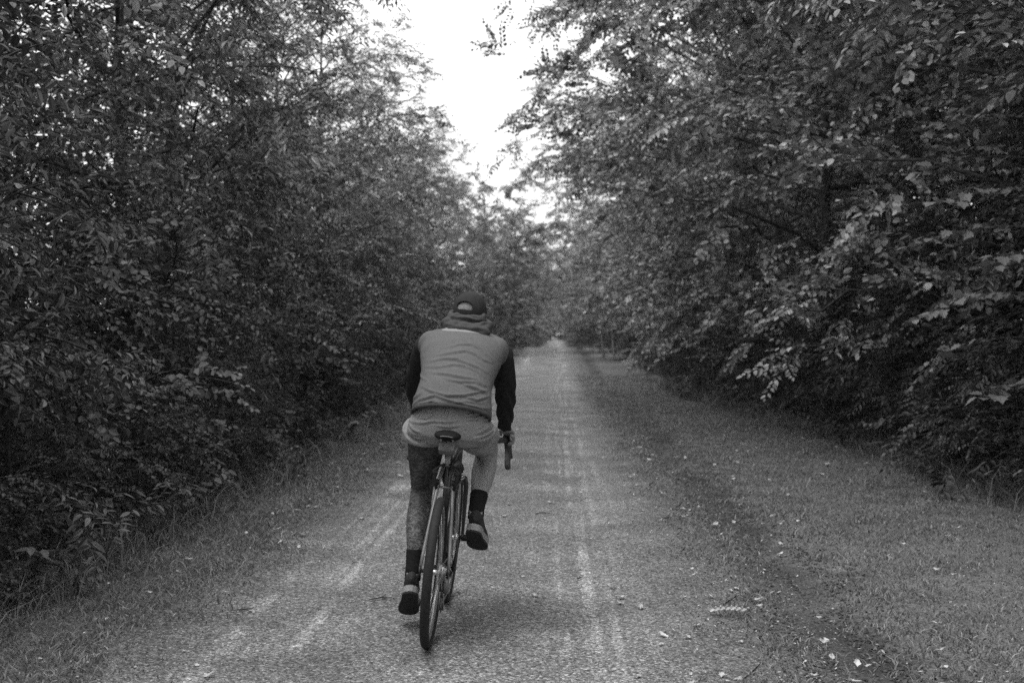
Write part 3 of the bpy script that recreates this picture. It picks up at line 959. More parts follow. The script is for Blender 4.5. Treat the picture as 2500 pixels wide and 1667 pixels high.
# handlebar: tops, hooks and drops, with tape
stm = MB(); stm.tube([(0, .888, .890), (0, .905, .892), (0, 1.000, .888)], [.019, .016, .015], 12); stm.tube([(0, .893, .87), (0, .886, .905)], .018, 12)
stm.build('stem', MM['frame'], bike)
hb = MB(); hb.tube([(-.12, 1.0, .888), (.12, 1.0, .888)], .0155, 12)
hbo = hb.build('handlebar', MM['frame'], bike)
for s in (-1, 1):
    tp_ = MB()
    pts = [(.10, 1.0, .888), (.17, 1.0, .888), (.205, 1.006, .888), (.226, 1.03, .888), (.236, 1.07, .886), (.244, 1.10, .868), (.250, 1.112, .835), (.254, 1.098, .800), (.257, 1.06, .775), (.260, 1.01, .762), (.264, .955, .755)]
    tp_.tube([(s * a_, b2, c2) for a_, b2, c2 in pts], .0163, 14)
    tp_.build('bar_tape', MM['tape'], hbo)
    hd = MB()
    hd.tube([(s * .232, 1.055, .893), (s * .238, 1.09, .902), (s * .243, 1.13, .915), (s * .245, 1.15, .930), (s * .245, 1.158, .942)], [.016, .019, .019, .017, .008], 14, side=(1, 0, 0), rb=[.016, .022, .022, .019, .010])
    hd.build('brake_hood', MM['black'], hbo)
    lv = MB()
    lv.tube([(s * .246, 1.142, .908), (s * .254, 1.165, .880), (s * .262, 1.162, .840), (s * .270, 1.148, .800), (s * .276, 1.140, .782)], [.007, .008, .0085, .008, .006], 10, side=(1, 0, 0), rb=.0045)
    lv.build('brake_lever', MM['black'], hbo)

# ---- rider
person = empty('person', BASE, (0, LEAN, 0))
tag(person, 'person in cap, grey sweatshirt and shorts riding a bicycle away', 'person')

def get_vn(me):
    n = len(me.vertices)
    V = np.empty(n * 3, np.float32); me.vertices.foreach_get('co', V)
    N = np.empty(n * 3, np.float32); me.vertices.foreach_get('normal', N)
    return V.reshape(-1, 3).astype(float), N.reshape(-1, 3).astype(float)

def set_v(me, V):
    me.vertices.foreach_set('co', np.asarray(V, np.float32).ravel())
    me.update()

def crease(V, N, lines, w=0.010, amp=0.006, back=0.35):
    """Cloth folds: a raised ridge with a hollow under it along each line (lines in x, z)."""
    D = np.zeros(len(V))
    for L in lines:
        a_, pts = L
        pts = np.asarray(pts, float)
        best = np.full(len(V), 9.0); sg = np.zeros(len(V)); tt = np.zeros(len(V))
        seg = np.linalg.norm(np.diff(pts, axis=0), axis=1); tot = seg.sum(); acc = 0
        for i in range(len(pts) - 1):
            p, q = pts[i], pts[i + 1]
            d = (q - p) / (seg[i] + 1e-9)
            r_ = V[:, [0, 2]] - p
            t = np.clip(r_ @ d, 0, seg[i])
            off = r_ - t[:, None] * d
            dist = np.linalg.norm(off, axis=1)
            hit = dist < best
            best[hit] = dist[hit]
            sg[hit] = (r_[hit, 1] * d[0] - r_[hit, 0] * d[1])
            tt[hit] = (acc + t[hit]) / tot
            acc += seg[i]
        fade = np.sin(PI * np.clip(tt, 0.02, 0.98)) ** 0.6
        s_ = np.sign(sg) * best
        prof = np.exp(-((s_ - 0.2 * w) / w) ** 2) - 0.75 * np.exp(-((s_ + 1.5 * w) / (0.9 * w)) ** 2)
        D += a_ * amp * prof * fade
    fac = np.clip((back - N[:, 1]) / 0.5, 0, 1)
    return V + N * (D * fac)[:, None]

def ik(h, a_, l1, l2):
    """Knee in front of the line hip-ankle (y, z plane, x eased between)."""
    h, a_ = np.array(h, float), np.array(a_, float)
    d = a_ - h
    L = np.linalg.norm(d)
    L2 = min(L, l1 + l2 - 1e-4)
    t = (l1 * l1 - l2 * l2 + L2 * L2) / (2 * L2)
    hh = math.sqrt(max(0, l1 * l1 - t * t))
    u = d / L
    n = np.array([0, -u[2], u[1]])
    if n[1] < 0:
        n = -n
    n /= np.linalg.norm(n)
    return h + u * t + n * hh

HIP = {-1: np.array((-.112, .220, .985)), 1: np.array((.098, .220, .985))}
ANK = {-1: np.array((-.128, .335, .275)), 1: np.array((.150, .335, .600))}
KNEE = {s: ik(HIP[s], ANK[s], .455, .425) for s in (-1, 1)}
KNEE[-1][0] = -.140; KNEE[1][0] = .165
SHO = {-1: np.array((-.190, .575, 1.375)), 1: np.array((.190, .575, 1.370))}
ELB = {-1: np.array((-.250, .800, 1.165)), 1: np.array((.222, .815, 1.160))}
WRI = {-1: np.array((-.232, .990, .962)), 1: np.array((.228, .990, .962))}
def seg(p, q, n): return [tuple(np.array(p) + (np.array(q) - np.array(p)) * t) for t in np.linspace(0, 1, n)]
def curve3(p, k, q, n=11):
    """Smooth limb path p-k-q."""
    p, k, q = map(np.asarray, (p, k, q))
    out = []
    for t in np.linspace(0, 1, n):
        if t <= .5:
            out.append(p + (k - p) * (t / .5))
        else:
            out.append(k + (q - k) * ((t - .5) / .5))
    out = np.array(out)
    for _ in range(1):
        out[1:-1] = out[1:-1] * .5 + (out[:-2] + out[2:]) * .25
    return out

bd = MB()
bd.tube([(0, .17, .955), (0, .19, 1.03), (0, .27, 1.15), (0, .38, 1.26), (0, .49, 1.345), (0, .58, 1.41), (0, .64, 1.45)],
        [.13, .155, .145, .152, .168, .150, .07], 24, side=(1, 0, 0), rb=[.08, .11, .10, .105, .105, .085, .06])
bd.tube([(0, .60, 1.42), (0, .66, 1.475), (0, .705, 1.53)], [.06, .056, .055], 18)
HC = np.array((0.0, .745, 1.548))
bd.ball(HC + (0, 0, .012), (.076, .097, .092), 24, 16)
bd.ball(HC + (0, .035, -.055), (.056, .062, .062), 20, 12)
bd.ball(HC + (0, .102, -.022), (.013, .020, .024), 12, 8)       # nose
bd.ball(HC + (0, .088, -.070), (.026, .012, .009), 12, 8)       # mouth
for s in (-1, 1):
    bd.ball(HC + (s * .079, -.002, -.012), (.009, .020, .033), 12, 8)   # ear
    bd.ball(HC + (s * .030, .084, .012), (.016, .012, .010), 10, 8)     # brow
for s in (-1, 1):
    bd.tube(curve3(SHO[s], ELB[s], WRI[s]), [.040, .045, .046, .045, .043, .041, .042, .040, .035, .030, .027], 14)
    leg = curve3(HIP[s], KNEE[s], ANK[s], 15)
    rr = [.090, .092, .090, .085, .078, .070, .062, .056, .056, .060, .060, .053, .044, .037, .034]
    # calf muscle sits behind the shin bone
    for i in range(8, 13):
        leg[i][1] -= .014
    bd.tube(leg, rr, 16)
    # foot inside the shoe
    bd.tube([ANK[s] + (0, -.02, .0), ANK[s] + (0, .0, -.045), ANK[s] + (0, .10, -.105), ANK[s] + (0, .15, -.135)], [.034, .033, .032, .025], 12)
    # palm
    w = WRI[s]
    bd.tube([w, w + (s * .010, .030, -.018), w + (s * .020, .060, -.034), w + (s * .024, .085, -.040)], [.027, .034, .038, .034], 14, side=(1, 0, 0), rb=[.021, .018, .016, .013])
body_me = solid(bd, 0.0065, 5)
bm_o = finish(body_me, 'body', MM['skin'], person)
# fingers belong to the same body mesh: rooted in the palm, each bent round the brake hood
fg = MB()
for s in (-1, 1):
    w = WRI[s]
    for i, ln in enumerate((.92, 1.0, .96, .80)):
        y0 = 1.082 - .0195 * i
        k0 = np.array((s * .258, y0 - .005, .925 - .002 * i))
        k1 = np.array((s * .276, y0 + .006, .905))
        k2 = np.array((s * (.272), y0 + .010, .905 - .034 * ln))
        k3 = np.array((s * (.250), y0 + .010, .905 - .046 * ln))
        fg.tube([k0, (k0 + k1) / 2 + (s * .002, 0, .003), k1, (k1 + k2) / 2 + (s * .004, 0, 0), k2, (k2 + k3) / 2, k3], np.array([.0095, .0095, .0092, .0088, .0084, .0078, .0058]), 10)
    t0 = w + (-s * .006, .025, -.012)
    fg.tube([t0, t0 + (-s * .014, .022, -.010), t0 + (-s * .020, .048, -.026), t0 + (-s * .014, .070, -.040)], [.012, .0112, .0098, .0065], 10)
bmj = bmesh.new()
bmj.from_mesh(body_me)
fme = fg.mesh('fingers')
bmj.from_mesh(fme)
bmj.to_mesh(body_me)
bmj.free()
body_me.polygons.foreach_set('use_smooth', np.full(len(body_me.polygons), True))
eyes = MB()
for s in (-1, 1):
    MB().ball(HC + (s * .030, .085, -.004), (.010, .006, .006), 12, 8).build('eye', MM['eye'], bm_o)
hr = MB(); hr.ball(HC + (0, -.016, .006), (.0795, .0860, .080), 24, 16)
V = np.concatenate(hr.V)
hr.build('hair', MM['hair'], person)

# sweatshirt body
sh = MB()
sh.tube([(0, .158, 1.062), (0, .168, 1.085), (0, .200, 1.130), (0, .265, 1.185), (0, .355, 1.250), (0, .445, 1.312), (0, .525, 1.360), (0, .590, 1.395), (0, .640, 1.435), (0, .665, 1.465)],
        [.190, .190, .182, .174, .182, .202, .214, .200, .125, .085], 36, side=(1, 0, 0), rb=[.140, .138, .130, .124, .124, .122, .106, .084, .075, .065])
for s in (-1, 1):
    sh.ball((s * .168, .555, 1.368), (.062, .080, .074), 18, 12)
    sh.ball((s * .112, .575, 1.400), (.09, .070, .056), 18, 12)
shirt_me = solid(sh, 0.0058, 6)
def c1(pts, amp=1.0, y=.33):
    """Fold lines read off the back of the shirt in the photograph."""
    return (amp, [from_px(950 + .2551 * a_, 690 + .2551 * b2, y)[[0, 2]] for a_, b2 in pts])
folds = [
    c1([(560, 620), (700, 585), (800, 585), (890, 625), (960, 690), (1010, 745)], .8, .5),
    c1([(480, 690), (640, 660), (760, 645), (850, 680), (930, 735), (1000, 760)], 1.0, .48),
    c1([(400, 750), (560, 718), (680, 722), (780, 765), (880, 800), (960, 855)], 1.2, .44),
    c1([(380, 800), (520, 795), (650, 772), (760, 785), (860, 830), (940, 890)], .9, .42),
    c1([(430, 850), (580, 858), (740, 888), (860, 910), (930, 965)], 1.2, .38),
    c1([(560, 900), (720, 930), (850, 930), (940, 975)], 1.1, .36),
    c1([(330, 980), (440, 1020), (600, 1057), (760, 1055), (870, 1030), (950, 1022)], 1.3, .30),
    c1([(720, 945), (840, 985), (950, 1035)], 1.1, .33),
    c1([(760, 1065), (860, 1105), (960, 1080)], 1.2, .27),
    c1([(200, 1190), (310, 1110), (470, 1060), (600, 1108), (710, 1135), (850, 1170), (990, 1205)], 1.2, .22),
    c1([(230, 1270), (340, 1185), (450, 1105)], 1.0, .2),
    c1([(190, 1180), (250, 1100), (340, 1035)], 1.0, .22),
    c1([(300, 1150), (420, 1120), (560, 1150), (700, 1170)], .7, .2),
    c1([(600, 1150), (760, 1120), (900, 1140)], .7, .2),
    c1([(280, 860), (330, 900), (420, 930)], .5, .36),
]
V, N = get_vn(shirt_me)
V = crease(V, N, folds, w=.0056, amp=.0056)
V += N * (0.0010 * np.sin(V[:, 0] * 60 + 2.2 * np.sin(V[:, 2] * 31)) * np.sin(V[:, 2] * 75 + V[:, 0] * 17))[:, None] * np.clip((1.38 - V[:, 2]) / .2, 0, 1)[:, None]
set_v(shirt_me, V)
finish(shirt_me, 'sweatshirt', MM['shirt'], person)
# ribbed hem, sewn on where the body of the shirt ends
hm = MB()
A = np.linspace(0, 2 * PI, 64, endpoint=False)
tq = np.array((0, .40, .917)); tq /= np.linalg.norm(tq)
bq = np.array((0, -tq[2], tq[1]))
hem = np.array([np.array((0, .155, 1.058)) + np.array((1, 0, 0)) * .185 * math.cos(a_) + bq * .135 * math.sin(a_) for a_ in A])
hm.tube(hem, .010, 8, side=tq, rb=.006, closed=True)
hm.build('waist_hem', MM['hood'], person)

for s in (-1, 1):
    sv = MB()
    p = curve3(SHO[s], ELB[s], WRI[s] + (0, .012, -.004), 15)
    rr = np.array([.050, .058, .061, .061, .060, .058, .058, .056, .054, .052, .049, .046, .043, .040, .036])
    sv.tube(p, rr, 18)
    sv.ball(SHO[s] + (s * .004, .02, -.02), (.060, .062, .060), 16, 10)
    me = solid(sv, 0.0065, 4)
    V, N = get_vn(me)
    ph = 2.1 * s
    k_ = np.clip((1.32 - V[:, 2]) / .2, .15, 1)
    V += N * (0.0042 * np.sin(V[:, 2] * 95 + 3 * np.sin(V[:, 0] * 40 + ph) + V[:, 1] * 38) * k_)[:, None]
    set_v(me, V)
    finish(me, 'sleeve', MM['sleeve'], person)

# hood lying round the neck, two soft rolls
hd = MB()
A = np.linspace(0, 2 * PI, 40, endpoint=False)
def roll(c, rx, ry, tilt, ra, rb_, drop):
    P = np.stack([rx * np.cos(A), ry * np.sin(A), 0 * A], 1)
    back = np.clip(-np.sin(A), 0, 1)
    P = P @ rot_x(tilt).T + c
    P[:, 2] -= drop * back ** 2
    P[:, 1] -= .010 * back
    return P, ra * (0.55 + .45 * back), rb_ * (0.55 + .45 * back)
P, ra_, rb_ = roll(np.array((.004, .632, 1.490)), .112, .086, R(10), .044, .036, .016)
hd.tube(P, ra_, 16, side=(0, 0, 1), rb=rb_, closed=True)
P, ra_, rb_ = roll(np.array((-.006, .668, 1.535)), .084, .078, R(16), .026, .026, .002)
hd.tube(P, ra_, 16, side=(0, 0, 1), rb=rb_, closed=True)
hd.ball((0.022, .532, 1.456), (.112, .040, .036), 18, 12)
hood_me = solid(hd, .0058, 4)
V, N = get_vn(hood_me)
hl = [c1([(500, 372), (600, 330), (720, 335), (840, 362), (930, 365), (985, 345)], 1.3, .60), c1([(590, 322), (680, 290), (780, 300), (900, 345)], 1.0, .62),
      c1([(560, 400), (660, 420), (800, 440), (960, 440)], .8, .58), c1([(620, 395), (660, 360), (720, 350)], .6, .58), c1([(870, 395), (920, 370), (990, 380)], .8, .58)]
V = crease(V, N, hl, w=.008, amp=.0075)
V += N * (0.0028 * np.sin(V[:, 0] * 70 + V[:, 2] * 60) * np.sin(V[:, 2] * 110 - V[:, 0] * 30))[:, None]
set_v(hood_me, V)
finish(hood_me, 'hood', MM['hood'], person)

# cap with the strap opening at the back
cp = MB()
nu, nv = 112, 46
cc = HC + (0, -.002, .006)
V, Q = [], []
for i in range(nv + 1):
    t = i / nv * R(100)
    for j_ in range(nu):
        a_ = 2 * PI * j_ / nu
        v = np.array([.0865 * math.sin(t) * math.cos(a_), .106 * math.sin(t) * math.sin(a_), .104 * math.cos(t)])
        # six sewn panels: shallow valleys at the seams
        v *= 1 - .012 * math.sin(t) * abs(math.cos(3 * a_)) ** 12
        V.append(cc + v)
open_c = cc + np.array([-.020, -.10, .024])
for i in range(nv):
    for j_ in range(nu):
        q = [i * nu + j_, (i + 1) * nu + j_, (i + 1) * nu + (j_ + 1) % nu, i * nu + (j_ + 1) % nu]
        m_ = sum(V[k] for k in q) / 4
        if m_[1] < cc[1] - .04 and ((m_[0] - open_c[0]) / .040) ** 2 + ((m_[2] - open_c[2]) / .026) ** 2 < 1 and m_[2] > open_c[2] - .015:
            continue
        q = list(dict.fromkeys(q))
        Q.append(q)
cme = bpy.data.meshes.new('cap')
cme.from_pydata([tuple(v) for v in V], [], Q)
cme.materials.append(MM['cap'])
cme.polygons.foreach_set('use_smooth', np.full(len(cme.polygons), True))
capo = link('cap', cme, person)
so = capo.modifiers.new('thick', 'SOLIDIFY'); so.thickness = .0035; so.offset = 1
MB().ball(cc + (0, 0, .105), (.008, .008, .004), 12, 6).build('button', MM['cap'], capo)
bk = MB()
for (z_, hw_) in ((0, 1),):
    P = [(x_, cc[1] + .095 + .075 * (1 - (x_ / .078) ** 2), cc[2] - .002 - .35 * x_ * x_ * 5) for x_ in np.linspace(-.076, .076, 15)]
    Vb = []
    for x_, y_, z2 in P:
        yb = cc[1] + .10 * math.sqrt(max(0, 1 - (x_ / .088) ** 2)) - .004
        Vb += [(x_, yb, z2 + .006), (x_, y_, z2 - .004), (x_, y_, z2 - .008), (x_, yb, z2 + .001)]
    Qb = [[i * 4 + k, i * 4 + (k + 1) % 4, (i + 1) * 4 + (k + 1) % 4, (i + 1) * 4 + k] for i in range(14) for k in range(4)]
    bk.add(Vb, Qb)
bk.build('brim', MM['cap'], capo)
# the patch of bare scalp and neck seen through the opening
MB().ball(HC + (0, -.0165, .006), (.0798, .0872, .0792), 24, 16)

# shorts
st = MB()
st.tube([(0, .185, .925), (0, .180, .96), (0, .180, 1.01), (0, .190, 1.07), (0, .205, 1.13)], [.160, .204, .200, .178, .165], 32, side=(1, 0, 0), rb=[.08, .112, .122, .120, .112])
for s in (-1, 1):
    u = (KNEE[s] - HIP[s]); u /= np.linalg.norm(u)
    h0 = HIP[s] + (s * .006, -.020, -.008)
    st.tube([h0, h0 + u * .08, h0 + u * .16, h0 + u * .25, h0 + u * .33], [.112, .110, .108, .106, .104], 24, side=(1, 0, 0), rb=[.100, .100, .098, .098, .098])
shorts_me = solid(st, .0062, 6)
bmm = bmesh.new(); bmm.from_mesh(shorts_me)
g = list(bmm.verts) + list(bmm.edges) + list(bmm.faces)
bmesh.ops.bisect_plane(bmm, geom=g, plane_co=(0, .15, .905), plane_no=(0, .30, -1), clear_outer=True)
bmm.to_mesh(shorts_me); bmm.free()
V, N = get_vn(shorts_me)
def c2(pts, amp=1.0, y=.08):
    return (amp, [from_px(950 + .1913 * a_, 1000 + .1913 * b2, y)[[0, 2]] for a_, b2 in pts])
sl = [c2([(930, 95), (1100, 62), (1290, 35)], .9), c2([(940, 135), (1100, 122), (1280, 78), (1345, 45)], 1.1), c2([(250, 165), (400, 180), (560, 148), (750, 158), (930, 138)], .7),
      c2([(1160, 125), (1260, 130), (1340, 85)], 1.2, .12), c2([(320, 100), (450, 108), (575, 85)], .8), c2([(330, 75), (450, 70), (570, 78)], .5),
      c2([(1390, 190), (1330, 270), (1200, 330), (1080, 350)], 1.0, .15), c2([(1370, 260), (1290, 340), (1150, 400)], .9, .18), c2([(1300, 160), (1250, 230), (1130, 290)], .6, .15),
      c2([(240, 190), (300, 260), (420, 300)], .8, .12), c2([(230, 300), (330, 360), (450, 370)], .7, .15), c2([(560, 200), (760, 225), (960, 200)], .4), c2([(765, 20), (768, 120), (770, 240)], .45)]
V = crease(V, N, sl, w=.0050, amp=.0095)

fl = np.clip((.94 - V[:, 2]) / .05, 0, 1)
V += N * (.006 * fl)[:, None]
set_v(shorts_me, V)
sho_o = finish(shorts_me, 'shorts', MM['shorts'], person)
sm = sho_o.modifiers.new('thick', 'SOLIDIFY'); sm.thickness = .004; sm.offset = -1
# welt stitching of the left rear pocket
def on_shorts(px, py):
    p = from_px(px, py, .05)
    k = np.argmin((V[:, 0] - p[0]) ** 2 + (V[:, 2] - p[2]) ** 2 + 100 * np.clip(N[:, 1] + .1, 0, 1))
    return V[k] + N[k] * .0015
for i in range(5):
    a_ = on_shorts(1016 + 9 * i, 1020 - 1.0 * i); b2 = on_shorts(1021 + 9 * i, 1013 - 1.0 * i)
    MB().tube([a_, (a_ + b2) / 2 + (0, -.001, 0), b2], .0018, 6).build('stitch', MM['thread'], sho_o)

# socks and shoes
for s in (-1, 1):
    leg = curve3(HIP[s], KNEE[s], ANK[s], 15)
    a_ = ANK[s]
    k = KNEE[s]
    u = (k - a_) / np.linalg.norm(k - a_)
    sk = MB()
    bk_ = np.array((0, -.006, 0))
    top = a_ + u * .105 + bk_
    sk.tube([top, a_ + u * .07 + bk_ * .6, a_ + u * .03, a_, a_ + (0, .006, -.045)], [.0455, .0430, .0395, .0395, .040], 18)
    me = solid(sk, .005, 3)
    V, N = get_vn(me)
    V += N * (.0006 * np.sin(V[:, 2] * 230 + 2 * np.sin(V[:, 0] * 50)))[:, None]
    set_v(me, V)
    finish(me, 'sock', MM['sock'], person)
    # shoe: built along the foot, heel lifted
    pitch = R(33 if s < 0 else 26)
    toe_out = s * R(6)
    fwd = rot_z(-toe_out) @ np.array((0, math.cos(pitch), -math.sin(pitch)))
    upv = rot_z(-toe_out) @ np.array((0, math.sin(pitch), math.cos(pitch)))
    rt = np.cross(fwd, upv)
    heel = a_ + np.array((0, -.048, 0)) - upv * .098
    ss = np.array([0, .003, .009, .018, .032, .07, .11, .15, .19, .23, .262, .282, .290])
    hw_ = np.array([.005, .013, .022, .029, .034, .0365, .036, .041, .0475, .0475, .041, .026, .010])
    shw = MB()
    zt = np.array([.046, .060, .076, .090, .098, .100, .090, .074, .060, .050, .042, .034, .028])
    cen = [heel + fwd * x_ + upv * (.020 + .5 * z_) for x_, z_ in zip(ss, zt)]
    shw.tube(cen, hw_ * .98, 18, side=rt, rb=.5 * zt)
    me = solid(shw, .005, 3)
    sho = finish(me, 'shoe', MM['shoe'], person)
    def slab(z0, z1, grow_):
        m_ = MB()
        ring = [(x_, w_ + grow_) for x_, w_ in zip(ss, hw_)]
        pl_ = [(x_ - (grow_ if x_ == 0 else 0) + (grow_ if x_ > .289 else 0), w_) for x_, w_ in ring] + [(x_ - (grow_ if x_ == 0 else 0) + (grow_ if x_ > .289 else 0), -w_) for x_, w_ in ring[::-1]]
        n_ = len(pl_)
        lo = [heel + fwd * x_ + rt * w_ + upv * z0 for x_, w_ in pl_]
        hi = [heel + fwd * x_ + rt * w_ + upv * z1 for x_, w_ in pl_]
        me_ = bpy.data.meshes.new('sole')
        me_.from_pydata([tuple(v) for v in lo + hi], [], [[i, (i + 1) % n_, n_ + (i + 1) % n_, n_ + i] for i in range(n_)] + [list(range(n_))[::-1], [n_ + i for i in range(n_)]])
        return me_
    me_ = slab(.004, .036, .003); me_.materials.append(MM['foxing']); link('midsole', me_, sho)
    me_ = slab(-.006, .0045, .0036); me_.materials.append(MM['outsole']); link('outsole', me_, sho)
    me_ = slab(.0362, .0395, .0024); me_.materials.append(MM['outsole']); link('foxing_stripe', me_, sho)

# ------------------------------------------------------------------ ground cover and small things
gr = np.random.default_rng(77)

def grass_blades(name, n, xf, label, lo, hi, ymax=42.0):
    """Short trodden blades, thinning with distance; a mass nobody could count."""
    y = 3.2 + (ymax - 3.2) * gr.uniform(0, 1, n) ** 1.9
    x = xf(y, gr.uniform(0, 1, n))
    z = height(x, y)
    h = gr.uniform(lo, hi, n) * (1 + 0.02 * y) * (.55 + .9 * np.clip(.5 + .5 * np.sin(x * 5.1 + 1.7 * np.sin(y * 2.3)) * np.sin(y * 3.7 + 1.3 * np.sin(x * 4.1)) + .35 * gr.normal(size=n), 0, 1.3))
    a = gr.uniform(0, 2 * PI, n)
    w = gr.uniform(.0022, .0042, n) * (1 + 0.06 * y)
    ln = gr.uniform(.5, 1.9, n) * h
    b = gr.uniform(0, 2 * PI, n)
    side = np.stack([np.cos(a), np.sin(a), 0 * a], 1) * w[:, None]
    base = np.stack([x, y, z - .004], 1)
    mid = base + np.stack([np.cos(b) * ln * .3, np.sin(b) * ln * .3, h * .65], 1)
    tip = base + np.stack([np.cos(b) * ln, np.sin(b) * ln, h], 1)
    V = np.stack([base - side, base + side, mid + side * .7, mid - side * .7, tip], 1).reshape(-1, 3)
    i = np.arange(n) * 5
    Q = np.stack([i, i + 1, i + 2, i + 3], 1)
    T = np.stack([i + 3, i + 2, i + 4], 1)
    return tag(link(name, mesh_np(name, V, [Q, T], M['grass'])), label, 'grass', None, 'stuff')

def xl(y, u):
    e = left_edge(y)
    return e + 0.16 - (u ** 1.05) * 1.2 + gr.normal(size=len(y)) * .12
def xr(y, u):
    e = right_edge(y)
    w = right_hedge(y) + .25 - e
    x = e - .16 + u ** .95 * w + gr.normal(size=len(y)) * .11
    rut = np.exp(-((x - 1.38 + .1 * np.sin(y * 1.3)) / .30) ** 2)
    keep = gr.uniform(size=len(y)) > rut * .97
    return np.where(keep, x, x + .35 * np.sign(gr.normal(size=len(y))) + .1)
grass_blades('grass', 95000, xl, 'short dark grass along the left edge of the gravel', .010, .032)
grass_blades('grass', 170000, xr, 'short worn grass between gravel and hedge, right of the path', .008, .024)
# longer rank grass against the foot of the bushes
def xl2(y, u): return -2.62 - u * .6 + gr.normal(size=len(y)) * .06
grass_blades('grass', 5000, xl2, 'longer rank grass at the foot of the left bushes', .05, .18, 26)
def xr2(y, u): return right_hedge(y) - .12 + u * .6 + gr.normal(size=len(y)) * .06
grass_blades('grass', 7000, xr2, 'longer rank grass at the foot of the right bushes', .06, .18, 34)

# loose stones in the gravel
def stones(name, n, label):
    y = 3.3 + 17 * gr.uniform(0, 1, n) ** 1.8
    e0, e1 = left_edge(y) - .40, right_edge(y) + .42
    x = e0 + (e1 - e0) * gr.uniform(0, 1, n)
    s = gr.uniform(.002, .005, n) * (1 + (gr.uniform(size=n) > .97) * 1.2)
    z = height(x, y) + .008 + s * .25
    o = np.array([[1, 0, 0], [0, 1, 0], [-1, 0, 0], [0, -1, 0], [0, 0, .7], [0, 0, -.7]], float)
    J = gr.uniform(.6, 1.25, (n, 6, 1))
    a = gr.uniform(0, 2 * PI, n)
    c_, s_ = np.cos(a), np.sin(a)
    V = o[None] * J * s[:, None, None]
    V = np.stack([V[..., 0] * c_[:, None] - V[..., 1] * s_[:, None], V[..., 0] * s_[:, None] + V[..., 1] * c_[:, None], V[..., 2]], -1)
    V += np.stack([x, y, z], 1)[:, None, :]
    tf = np.array([[0, 1, 4], [1, 2, 4], [2, 3, 4], [3, 0, 4], [1, 0, 5], [2, 1, 5], [3, 2, 5], [0, 3, 5]])
    T = (tf[None] + (np.arange(n) * 6)[:, None, None]).reshape(-1, 3)
    return tag(link(name, mesh_np(name, V.reshape(-1, 3), [T], M['stone'])), label, 'gravel', None, 'stuff')
stones('gravel', 30000, 'fine loose stones scattered over the gravel path')

# crumbs of soil in the rut, and leaf fragments too small to count
def crumbs(name, n, xf, smin, smax, flat, mat, label, cat, lift):
    y = 4.6 + 22 * gr.uniform(0, 1, n) ** 1.5
    x = xf(y)
    s = gr.uniform(smin, smax, n)
    o = np.array([[1, 0, 0], [0, .6, 0], [-1, 0, 0], [0, -.6, 0], [.1, 0, flat], [0, 0, -flat]], float)
    V = o[None] * gr.uniform(.6, 1.3, (n, 6, 1)) * s[:, None, None]
    a = gr.uniform(0, 2 * PI, n); c_, s_ = np.cos(a)[:, None], np.sin(a)[:, None]
    tl_ = gr.normal(size=(n, 1)) * .3
    V = np.stack([V[..., 0] * c_ - V[..., 1] * s_, V[..., 0] * s_ + V[..., 1] * c_, V[..., 2] + V[..., 0] * tl_], -1)
    V += np.stack([x, y, height(x, y) + lift + s * .3], 1)[:, None, :]
    tf = np.array([[0, 1, 4], [1, 2, 4], [2, 3, 4], [3, 0, 4], [1, 0, 5], [2, 1, 5], [3, 2, 5], [0, 3, 5]])
    T = (tf[None] + (np.arange(n) * 6)[:, None, None]).reshape(-1, 3)
    return tag(link(name, mesh_np(name, V.reshape(-1, 3), [T], M[mat])), label, cat, None, 'stuff')
rutx = lambda y: 1.38 - .1 * np.sin(y * 1.3) + gr.normal(size=len(y)) * .17
crumbs('dirt', 9000, rutx, .005, .017, .55, 'dry_dark', 'dark crumbled soil along the worn rut', 'soil', 0)
crumbs('leaf_litter', 900, lambda y: 1.05 + gr.normal(size=len(y)) * .42, .005, .013, .12, 'dry_leaf', 'pale crumbled leaf fragments between gravel edge and rut', 'leaf litter', .012)
crumbs('leaf_litter', 350, lambda y: -1.85 + gr.normal(size=len(y)) * .28, .005, .012, .12, 'dry_leaf', 'pale crumbled leaf fragments along the left gravel edge', 'leaf litter', .014)
crumbs('leaf_litter', 350, lambda y: gr.uniform(-1.4, 3.3, len(y)), .004, .010, .12, 'dry_leaf', 'pale leaf fragments strewn thinly over path and right verge', 'leaf litter', .016)

# fallen leaves: a few curled shapes, copied one by one
def dry_leaf(seed, L, W, curl, mat):
    rg = np.random.default_rng(seed)
    n, m = 7, 4
    V = []
    for i in range(n):
        t = i / (n - 1)
        w = W * math.sin(PI * (t * .92 + .04)) ** .8 * (1 + .18 * math.sin(i * 2.3 + seed))
        for j in range(m):
            u = -1 + 2 * j / (m - 1)
            V.append((L * (t - .5), w * u, curl * (abs(u) ** 2 * .7 + (2 * t - 1) ** 2 * .6) + rg.normal() * .0025 + .002))
    Q = [[i * m + j, (i + 1) * m + j, (i + 1) * m + j + 1, i * m + j + 1] for i in range(n - 1) for j in range(m - 1)]
    mb = MB()
    mb.add(V, Q)
    mb.tube([(-L * .5, 0, V[1][2]), (-L * .72, .004, .006)], [.0011, .0008], 4)
    return mb.mesh('fallen_leaf', M[mat], False)
PALE = [dry_leaf(k, L, W, c, 'dry_leaf') for k, (L, W, c) in enumerate([(.055, .014, .010), (.070, .020, .014), (.045, .015, .008), (.080, .017, .018)])]
DARK = [dry_leaf(k + 9, L, W, c, 'dry_dark') for k, (L, W, c) in enumerate([(.07, .018, .018), (.06, .015, .014)])]
lr = random.Random(31)
def drop(me, x, y, label, group, sc):
    o = link('fallen_leaf', me, None, (x, y, float(height(x, y)) + (.012 if left_edge(y) < x < right_edge(y) else .026)), (lr.uniform(-.35, .35), lr.uniform(-.35, .35), lr.uniform(0, 6.28)), sc)
    tag(o, label, 'leaf', group)
